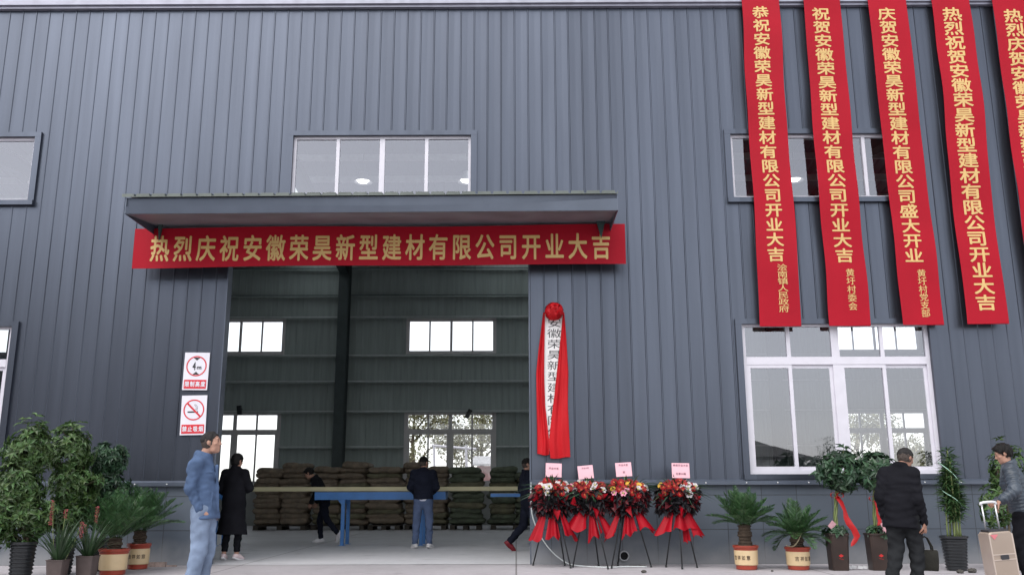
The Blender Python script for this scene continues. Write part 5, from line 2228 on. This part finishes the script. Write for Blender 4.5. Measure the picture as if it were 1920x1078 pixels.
def longcoat(hemz, hemr):
    jk = jacket(hem=.05, loose=.012, wr=.004, collar=.06)

    def fn(c, J, h):
        jk(c, J, h)
        ax = torso_axis(J)
        c.cap(J['waist'], np.array([J['pelv'][0], J['pelv'][1] - .01, hemz]), .165 * h, hemr * h, .05, .80, ax, wr=.008, seed=2)
        c.cut((0, 0, hemz), (0, 0, -1))
    return fn


def neckband(r=.066, z=.02, hh=.05):
    def fn(c, J, h):
        up = J['head'] - J['neck']
        up = up / np.linalg.norm(up)
        c.cap(J['neck'] - up * .02 * h, J['neck'] + up * hh * h, (r + .012) * h, r * h, .02)
        c.cut(J['neck'] + up * (hh + .0) * h, up)
    return fn


def cuffs(s, r=.050):
    def fn(c, J, h):
        for q in s:
            a, b = lerp(J['el' + q], J['wr' + q], .95), lerp(J['el' + q], J['wr' + q], 1.06)
            c.cap(a, b, r * h, (r - .004) * h, .01)
    return fn


M_DENIM = mat('blue denim jacket', (.080, .122, .215), rough=.9, spec=.1, var=.25, scale=7, bump=.5, bscale=160)
M_DENIML = mat('washed light denim', (.20, .255, .36), rough=.9, spec=.1, var=.30, scale=5, bump=.5, bscale=160)
M_JEANS = mat('mid blue jeans', (.085, .115, .20), rough=.9, spec=.1, var=.22, scale=5, bump=.3, bscale=220)
M_BLACKC = mat('black cloth', (.010, .010, .013), rough=.9, spec=.08, var=.25, scale=5, bump=.2, bscale=200)
M_NAVY = mat('dark navy cloth', (.012, .014, .024), rough=.9, spec=.08, var=.25, scale=5, bump=.2, bscale=200)
M_CHAR = mat('charcoal trousers', (.018, .019, .021), rough=.9, spec=.08, var=.25, scale=5, bump=.2, bscale=200)
M_PUFF = mat('grey shiny puffer', (.038, .050, .068), rough=.42, var=.25, scale=6, bump=.25, bscale=60)
M_WSHOE = mat('white shoe', (.70, .68, .70), rough=.5, var=.06)
M_WSOLE = mat('white sole', (.75, .73, .74), rough=.6, var=.05)
M_BSHOE = mat('black shoe', (.012, .012, .013), rough=.35)
M_RSHOE = mat('dark red shoe', (.20, .012, .022), rough=.5)
M_PSHOE = mat('pinkish white shoe', (.68, .55, .56), rough=.5, var=.1)
M_WSHIRT = mat('pale shirt', (.62, .62, .72), rough=.7)

# --- man in denim, in profile, looking right, hand in pocket (body forward = +x)
J = stand(pelv=(0, .03, .92), waist=(0, .025, 1.05), chest=(0, -.02, 1.25), neck=(0, -.02, 1.435), head=(0, .050, 1.582),
          shr=(.165, -.035, 1.36), shl=(-.165, -.03, 1.36), elr=(.20, -.075, 1.10), ell=(-.205, -.05, 1.10),
          wrr=(.175, .035, .895), wrl=(-.18, .06, .90), hdr=(.14, .11, .80), hdl=(-.15, .12, .81),
          hipr=(.09, .02, .89), hipl=(-.09, .02, .89), knr=(.09, .03, .48), knl=(-.10, .05, .48),
          anr=(.09, -.05, .085), anl=(-.11, .0, .085), toer=(.11, .09, .04), toel=(-.13, .14, .04), hs=(.3, .3, 0))


def denim_jacket(c, J, h):
    jacket(hem=.115, loose=-.006, flare=.034, wr=.004, collar=.05, seed=3)(c, J, h)
    # rounded upper back and sloping shoulder, front placket, pocket flap, waistband
    for sx in (-1, 1):
        c.cap((sx * .05, -.055, 1.405), (sx * .13, -.060, 1.30), .055, .085, .05)
    c.cap((0, .125, 1.33), (0, .165, .86), .014, .016, .012)
    c.cap((.075, .098, 1.265), (.135, .060, 1.262), .013, .012, .006)
    c.cap((.078, .128, 1.05), (.110, .125, .90), .010, .010, .008)


denim = make_person('man in blue denim jacket and washed jeans standing in profile, hand in pocket', (-3.305, -4.25, 0), R(-90), J, (0, R(-4), 0), ('short', M_HAIRG),
                    [('jacket', M_DENIM, denim_jacket, .007),
                     ('trousers', M_DENIML, trousers(wide=.016, wr=.0035, ankle=.02), .008),
                     ('turtleneck', M_BLACKC, neckband(.060, hh=.045), .007)],
                    (M_BSHOE, M_BSHOE), hscale=.995, skin=0, vox=.006)
# --- woman in long black coat, seen from behind, hands in front
J = stand(elr=(.245, .03, 1.14), ell=(-.245, -.01, 1.12), wrr=(.10, .20, 1.10), wrl=(-.12, .18, .98), head=(0, .03, 1.575), neck=(0, .0, 1.43),
          shr=(.165, -.01, 1.37), shl=(-.165, -.01, 1.37), anr=(.09, .02, .085), anl=(-.10, -.04, .085), toer=(.12, .15, .04), toel=(-.13, .08, .04))
make_person('woman in long black coat and pale trainers standing with her back turned', (-4.575, 1.0, .004), R(-10), J, (R(-18), R(14), 0), ('bun', M_HAIR),
            [('coat', M_BLACKC, longcoat(.40, .25), .011), ('trousers', M_BLACKC, trousers(wide=.0, ankle=.17), .01)],
            (M_PSHOE, M_WSOLE), hscale=.985, vox=.008)
# --- stooping person behind the table, walking left
J = stand(hipr=(.085, 0, .88), hipl=(-.085, 0, .88), knr=(.09, .10, .48), anr=(.09, .06, .085), toer=(.11, .20, .04),
          knl=(-.09, -.10, .50), anl=(-.09, -.36, .20), toel=(-.10, -.33, .06),
          wrr=(.20, .22, .98), wrl=(-.20, .24, .98), elr=(.22, .02, 1.14), ell=(-.22, .03, 1.14))
lean_upper(J, R(-27))
J['head'] = tuple(np.array(J['head']) + np.array([0, .05, -.02]))
make_person('stooping person in dark clothes and white shoes behind the blue table', (-4.16, 6.05, .004), R(88), J, (0, R(32), 0), ('full', M_HAIR),
            [('jacket', M_BLACKC, jacket(hem=.06, loose=.012, wr=.005), .011), ('trousers', M_NAVY, trousers(ankle=.04), .011)],
            (M_WSHOE, M_WSOLE), hscale=.97, vox=.009)
# --- man in dark jacket and jeans, seen from behind
J = stand(elr=(.25, .02, 1.14), ell=(-.25, .02, 1.14), wrr=(.17, .22, 1.04), wrl=(-.17, .22, 1.04), hipr=(.09, .0, .90), hipl=(-.09, .0, .90),
          anr=(.13, -.02, .085), anl=(-.14, -.01, .085), toer=(.18, .11, .04), toel=(-.19, .11, .04), knr=(.12, .02, .49), knl=(-.12, .02, .49))
make_person('man in dark jacket and blue jeans standing with his back turned at the blue table', (-1.80, 3.95, .004), R(4), J, (R(-38), R(8), 0), ('crop', M_HAIR),
            [('jacket', M_NAVY, jacket(hem=.0, loose=.018, wr=.006), .011), ('trousers', M_JEANS, trousers(wide=.006, ankle=.05), .010),
             ('shirt_hem', M_WSHIRT, lambda c, J, h: (c.cap(J['pelv'] - np.array([0, 0, .03]), J['pelv'] + np.array([0, 0, .04]), .158 * h, .158 * h, 0, .74, (0, 1, 0)),
                                                       c.cut(J['pelv'] + np.array([0, 0, .03]), (0, 0, 1)), c.cut(J['pelv'] - np.array([0, 0, .052]), (0, 0, -1))), .011)],
            (M_WSHOE, M_WSOLE), hscale=1.005, vox=.008)
# --- person with red shoes, striding right, partly behind the door edge
J = stand(knl=(-.09, -.06, .47), anl=(-.09, -.34, .16), toel=(-.09, -.24, .04), knr=(.09, .16, .49), anr=(.09, .18, .085), toer=(.10, .32, .04),
          elr=(.235, .02, 1.12), wrr=(.20, .24, 1.02), ell=(-.235, -.06, 1.12), wrl=(-.22, .10, .92))
lean_upper(J, R(1))
make_person('person in dark clothes and dark red shoes, half hidden by the doorway edge', (.21, 3.1, .004), R(-78), J, (R(-4), R(8), 0), ('crop', M_HAIR),
            [('jacket', M_NAVY, jacket(hem=.06, loose=.02, wr=.005), .011), ('trousers', M_NAVY, trousers(wide=.012, ankle=.04), .011)],
            (M_RSHOE, M_RSHOE), hscale=.965, vox=.009)
# --- man in black walking away, arms hanging
J = stand(pelv=(0, 0, .92), neck=(.025, .05, 1.41), head=(.07, .135, 1.525), chest=(.01, .03, 1.245), shr=(.165, .03, 1.345), shl=(-.15, .02, 1.36),
          elr=(.205, -.01, 1.045), wrr=(.225, .07, .79), hdr=(.225, .085, .69), ell=(-.205, -.05, 1.09), wrl=(-.20, .02, .85), hdl=(-.20, .04, .75),
          knr=(.10, .12, .50), anr=(.10, .05, .10), toer=(.12, .19, .05), knl=(-.09, .00, .48), anl=(-.10, -.26, .14), toel=(-.11, -.15, .04), hs=(.95, .45, 0))
suit = make_person('man in black jacket and dark trousers walking away, looking down to the right', (4.12, -4.05, -.0), R(-38), J, (R(-22), R(24), 0), ('short', M_HAIRG),
                   [('jacket', M_BLACKC, jacket(hem=.17, loose=.010, flare=.022, wr=.006, collar=.06, seed=5), .009), ('trousers', M_CHAR, trousers(wide=.018, ankle=.02, wr=.007), .009)],
                   (M_BSHOE, M_BSHOE), hscale=.918, skin=1, vox=.006)
# --- man in grey puffer jacket bending to his suitcase (forward = -x and a little away)
J = stand(elr=(.30, .05, 1.08), ell=(-.35, .0, 1.15), wrl=(-.42, .20, 1.03), hdl=(-.43, .28, .97), wrr=(.22, .28, 1.0), knr=(.10, .05, .49), knl=(-.10, .06, .49),
          hdr=(.12, .36, .95), pnl=(.1, -.3, -1), hs=(.5, 1.0, 0), anr=(.12, -.04, .085), anl=(-.11, .0, .085))
lean_upper(J, R(-9), keys=('waist', 'chest', 'neck', 'head', 'shr', 'shl', 'elr', 'ell'))
puffer = make_person('man in grey quilted puffer jacket looking down, hand on the suitcase handle', (5.73, -3.45, 0), R(62), J, (R(10), R(20), 0), ('full', M_HAIR),
                     [('jacket', M_PUFF, jacket(hem=.03, loose=.026, quilt=.014, wr=.003, collar=.07), .008), ('trousers', M_BLACKC, trousers(wide=.012, ankle=.02), .009)],
                     (M_WSHOE, M_WSOLE), hscale=.922, skin=0, vox=.006)

# ================================================================== suitcase
M_CASE = mat('champagne case shell', (.34, .27, .22), rough=.42, metal=.25, var=.06, scale=3, bump=.08, bscale=120)
M_CASET = mat('case trim', (.55, .46, .40), rough=.3, metal=.5, var=.04)
sc_ = thing('suitcase', 'champagne coloured hard suitcase with raised telescopic handle', 'suitcase', (5.265, -3.80, 0), R(-4))
sc_.rotation_euler = (0, R(-4), R(2))


def rbox(mb, x0, x1, y0, y1, z0, z1, r=.03, n=5, mi=0):
    """box with rounded vertical-plane corners (outline in x-z), small y chamfer"""
    out = []
    for cx, cz, a0 in ((x1 - r, z1 - r, 0), (x0 + r, z1 - r, 90), (x0 + r, z0 + r, 180), (x1 - r, z0 + r, 270)):
        for k in range(n + 1):
            a = R(a0 + 90 * k / n)
            out.append((cx + r * math.cos(a), cz + r * math.sin(a)))
    c = min(.014, (y1 - y0) * .2)
    mx, mz = (x0 + x1) / 2, (z0 + z1) / 2
    rings = []
    for y, ins in ((y0, c), (y0 + c, 0), (y1 - c, 0), (y1, c)):
        rings.append([(mx + (x - mx) * (1 - ins / (x1 - x0) * 2), y, mz + (z - mz) * (1 - ins / (z1 - z0) * 2)) for x, z in out])
    N_ = len(out)
    v = [p for r_ in rings for p in r_]
    f = [tuple(range(N_)), tuple(range(3 * N_ + N_ - 1, 3 * N_ - 1, -1))]
    for j in range(3):
        for k in range(N_):
            f.append((j * N_ + k, (j + 1) * N_ + k, (j + 1) * N_ + (k + 1) % N_, j * N_ + (k + 1) % N_))
    mb.add(v, f, mi)


b = MB()
rbox(b, -.130, .130, -.11, .11, .06, .625, .035)
b.build('shell', M_CASE, sc_, smooth=True, autosmooth=35)
b = MB()
for z in (.33, .385):
    b.box(-.125, .125, -.115, -.1105, z, z + .010)
b.build('front_strap', M_CASET, sc_)
b = MB()
rbox(b, -.045, .045, -.119, -.111, .335, .385, .012)
b.build('badge', mat('case badge', (.03, .03, .035), rough=.3), sc_)
for xx in (-.133, .115):
    b = MB()
    b.box(xx, xx + .018, -.108, .108, .09, .60)
    b.build('edge_strip', M_CASET, sc_)
b = MB()
b.box(-.11, .11, -.08, .08, .6255, .645)
b.build('top_plate', mat('case plastic', (.03, .03, .035), rough=.4), sc_)
for xx in (-.075, .075):
    hd = MB()
    hd.tube([(xx, .03, .62), (xx, .03, .915)], .0095, 8)
    hdo = hd.build('handle_tube', mat('handle tube', (.62, .62, .64), rough=.25, metal=.7), sc_, smooth=True)
gp = MB()
gp.tube([(-.09, .03, .905), (-.08, .03, .928), (-.045, .03, .934), (.045, .03, .934), (.08, .03, .928), (.09, .03, .905)], .015, 10)
gp.build('grip', mat('pale grip', (.60, .60, .62), rough=.4), sc_, smooth=True)
tgm = MB()
tgm.add([(-.12, -.116, .60), (-.03, -.116, .60), (-.08, -.117, .545)], [(0, 2, 1)])
tgm.build('corner_sticker', mat('pink sticker', (.55, .16, .18), rough=.5), sc_)
for xx in (-.105, .105):
    for yy in (-.09, .09):
        w = MB()
        w.tube([(xx - .012, yy, .028), (xx + .012, yy, .028)], .028, 14)
        w.box(xx - .018, xx + .018, yy - .018, yy + .018, .045, .0595)
        w.build('wheel', mat('case wheel', (.02, .02, .022), rough=.5), sc_)

# ================================================================== bag carried by the man in black
bag = thing('hand_bag', 'small dark bag with two straps hanging from the hand of the man in black', 'bag', (4.385, -3.95, .225), R(-6))
bag.scale = (1.25, 1, 1)
b = MB()
n_ = 28
rings = []
for z, w_, d_ in ((.0, .080, .040), (.008, .088, .047), (.05, .092, .055), (.12, .096, .056), (.185, .098, .048), (.205, .097, .036), (.212, .092, .028)):
    rings.append([(w_ * math.copysign(abs(math.cos(a)) ** .35, math.cos(a)), d_ * math.copysign(abs(math.sin(a)) ** .5, math.sin(a)), z + .004 * math.sin(3 * a)) for a in [2 * math.pi * k / n_ for k in range(n_)]])
v = [q for r_ in rings for q in r_]
f = [(j * n_ + k, j * n_ + (k + 1) % n_, (j + 1) * n_ + (k + 1) % n_, (j + 1) * n_ + k) for j in range(6) for k in range(n_)]
f += [tuple(range(n_ - 1, -1, -1)), tuple(6 * n_ + k for k in range(n_))]
b.add(v, f)
M_BAG = mat('dark bag cloth', (.020, .019, .015), rough=.7, spec=.2, var=.25, scale=12, bump=.4, bscale=120)
b.build('bag_body', M_BAG, bag, smooth=True, autosmooth=50)
for yy in (-.03, .03):
    b = MB()
    b.tube([(-.055, yy, .185), (-.050, yy * .9, .25), (-.022, yy * .4, .335), (0, yy * .3, .352), (.022, yy * .4, .335), (.050, yy * .9, .25), (.055, yy, .185)], .007, 7)
    b.build('strap', M_BAG, bag, smooth=True)
b = MB()
b.box(-.09, .09, -.003, .003, .2125, .2165)
b.build('zip', mat('zip metal', (.25, .25, .24), rough=.4, metal=.6), bag)

# ================================================================== beyond the back wall and behind the camera
def tree(label, loc, h, cr, seed, n, m, group, name='broadleaf_tree'):
    t = thing(name, label, 'tree', loc, group=group)
    rr = np.random.default_rng(seed)
    tk = MB()
    tk.tube([(0, 0, 0), (.05, .02, h * .3), (-.04, .0, h * .6), (.05, 0, h * .9)], [.14, .11, .07, .02], 9)
    cs = []
    for k in range(9):
        az = k * 2.4 + rr.uniform(-.3, .3)
        z0 = h * rr.uniform(.25, .7)
        L = cr * rr.uniform(.6, 1.0)
        e = np.array([math.cos(az) * L, math.sin(az) * L, z0 + h * rr.uniform(.08, .25)])
        tk.tube([(0, 0, z0), (e[0] * .5, e[1] * .5, z0 + (e[2] - z0) * .65), tuple(e)], [.05, .03, .012], 6)
        cs.append(e)
    cs.append(np.array([0, 0, h * .92]))
    cs.append(np.array([.3, 0, h * .75]))
    tk.build('trunk', M_STEM, t, smooth=True)
    parts = []
    for c in cs:
        P, D = crown_points(n, c, (cr * .42, cr * .42, h * .16), shell=.2, gap_seed=rr.uniform(0, 6))
        parts.append(leaves(P, D + rr.normal(0, .5, P.shape), rr.uniform(.10, .2, n), .075, droop=.2))
    np_mesh('crown', *merge(parts), m, t, smooth=False)
    return t


M_TREE = mat('hazy tree leaf', (.24, .235, .13), rough=.6, var=.2, island=.5, hue=.03, transl=.35)  # leaf colour paled, haze behind the hall is put into it
GB = 'trees behind the hall'
tree('pale green tree seen through the left half of the lower back window', (-4.6, 27, 0), 5.4, 2.0, 1, 620, M_TREE, GB)
tree('pale green tree seen through the right half of the lower back window', (-1.6, 29, 0), 5.2, 1.9, 2, 620, M_TREE, GB)
tree('pale green tree seen through the left half of the big front window', (15.7, 28, 0), 5.0, 2.0, 3, 620, M_TREE, GB)
tree('pale green tree seen through the right half of the big front window', (18.6, 29, 0), 3.4, 2.0, 4, 620, M_TREE, GB)

# low pink-grey shed wall with a white frame seen through the same window
t = thing('low_shed', 'low pinkish shed with white frame seen through the lower back window', 'shed', (-.6, 23.6, 0))
MB().box(-1.0, 1.6, 0, 1.5, 0, 2.1).build('wall', mat('pink render', (.50, .30, .29), rough=.8), t)
rfm = MB()
rfm.add([(-1.2, -.25, 2.1), (1.8, -.25, 2.1), (1.8, 1.75, 2.5), (-1.2, 1.75, 2.5), (-1.2, -.25, 2.16), (1.8, -.25, 2.16), (1.8, 1.75, 2.56), (-1.2, 1.75, 2.56)],
        [(0, 3, 2, 1), (4, 5, 6, 7), (0, 1, 5, 4), (1, 2, 6, 5), (2, 3, 7, 6), (3, 0, 4, 7)])
rfm.build('roof', mat('shed roof', (.45, .45, .47), rough=.6), t)
fm = MB()
for xx in (-2.6, -1.3):
    fm.tube([(xx, -.6, 0), (xx - .12, -.6, 2.9)], .05, 8)
fm.tube([(-2.8, -.6, 2.9), (-1.0, -.6, 2.75)], .05, 8)
fm.build('white_frame', M_FRAME, t)

# opposite side of the yard, seen as reflections in the windows, except the added hall
h = thing('yard_house', 'low white house with a hipped grey tile roof across the yard', 'house', (11.8, -43, 0))
MB().box(-4.8, 4.8, -3.5, 3.5, 0, 3.0).build('wall', mat('house render', (.55, .54, .52), rough=.85), h)
rfm = MB()
rfm.add([(-5.4, -4.1, 3.0), (5.4, -4.1, 3.0), (5.4, 4.1, 3.0), (-5.4, 4.1, 3.0), (-3.0, 0, 4.2), (3.0, 0, 4.2), (-5.4, -4.1, 2.85), (5.4, -4.1, 2.85), (5.4, 4.1, 2.85), (-5.4, 4.1, 2.85)],
        [(0, 1, 5, 4), (2, 3, 4, 5), (1, 2, 5), (3, 0, 4), (6, 9, 8, 7), (0, 6, 7, 1), (1, 7, 8, 2), (2, 8, 9, 3), (3, 9, 6, 0)])
rfm.build('roof', mat('house tiles', (.10, .095, .09), rough=.8, stretch=(1, 1, 1)), h)
for xx in (-3.2, 0.4, 3.4):
    wv = MB()
    wv.box(xx - .75, xx + .75, 3.5, 3.55, .9, 2.4)
    wo = wv.build('window', M_FRAME, h)
    for q in (-.36, .36):
        MB().box(xx + q - .32, xx + q + .32, 3.5505, 3.56, .98, 2.32).build('pane', mat('dark pane', (.03, .04, .05), rough=.1), wo)
dv = MB()
dv.box(-2.2, -1.2, 3.5, 3.56, 0, 2.15)
dv.build('door', mat('house door', (.20, .10, .06), rough=.5), h)
M_YTREE = mat('yard tree leaf', (.045, .075, .03), rough=.6, var=.2, island=.5, transl=.2)
tree('dark tree right of the white house across the yard', (19.2, -42, 0), 4.0, 1.4, 11, 110, M_YTREE, 'trees across the yard')
tree('dark tree left of the white house across the yard', (4.5, -44, 0), 6.2, 2.8, 12, 150, M_YTREE, 'trees across the yard')
tree('dark tree left of the house, third from the right across the yard', (-6.0, -43, 0), 6.5, 3.0, 13, 150, M_YTREE, 'trees across the yard')
t = thing('added_dark_hall', 'tall dark grey steel hall on the left across the yard', 'building', (-27, -34, 0))  # unseen, added to darken the lower left of the front wall
w_ = MB()
corr(w_, -19, 19, 0, 11.0, y=0)
w_.v = [(-x, -y + 7, z) for x, y, z in w_.v]
w_.box(-19, 19, -7, 6.95, 0, 11.0)
w_.build('wall', mat('added hall dark sheet', (.045, .05, .055), rough=.6, var=.2, scale=1), t)
rfm = MB()
rfm.add([(-19.3, -7.3, 11.0), (19.3, -7.3, 11.0), (19.3, 7.3, 11.0), (-19.3, 7.3, 11.0), (-19.3, 0, 12.2), (19.3, 0, 12.2)],
        [(0, 1, 5, 4), (2, 3, 4, 5), (1, 2, 5), (3, 0, 4), (3, 2, 1, 0)])
rfm.build('roof', mat('added hall roof sheet', (.07, .07, .075), rough=.7), t)
for xx in (-12, -4, 4, 12):
    wv = MB()
    wv.box(xx - 1.3, xx + 1.3, 7.03, 7.08, 3.0, 4.6)
    wo = wv.build('window', M_FRAME, t)
    MB().box(xx - 1.2, xx + 1.2, 7.0805, 7.09, 3.1, 4.5).build('pane', mat('dark pane', (.03, .04, .05), rough=.1), wo)
wl_ = thing('yard_wall', 'long grey brick boundary wall across the yard', 'wall', (-12, -48, 0))
MB().box(-45, 60, -.15, .15, 0, 1.7).build('wall', mat('boundary brick', (.22, .19, .17), rough=.9, var=.2, scale=2), wl_)
MB().box(-45.1, 60.1, -.22, .22, 1.7, 1.8).build('coping', mat('coping stone', (.35, .35, .34), rough=.9), wl_)
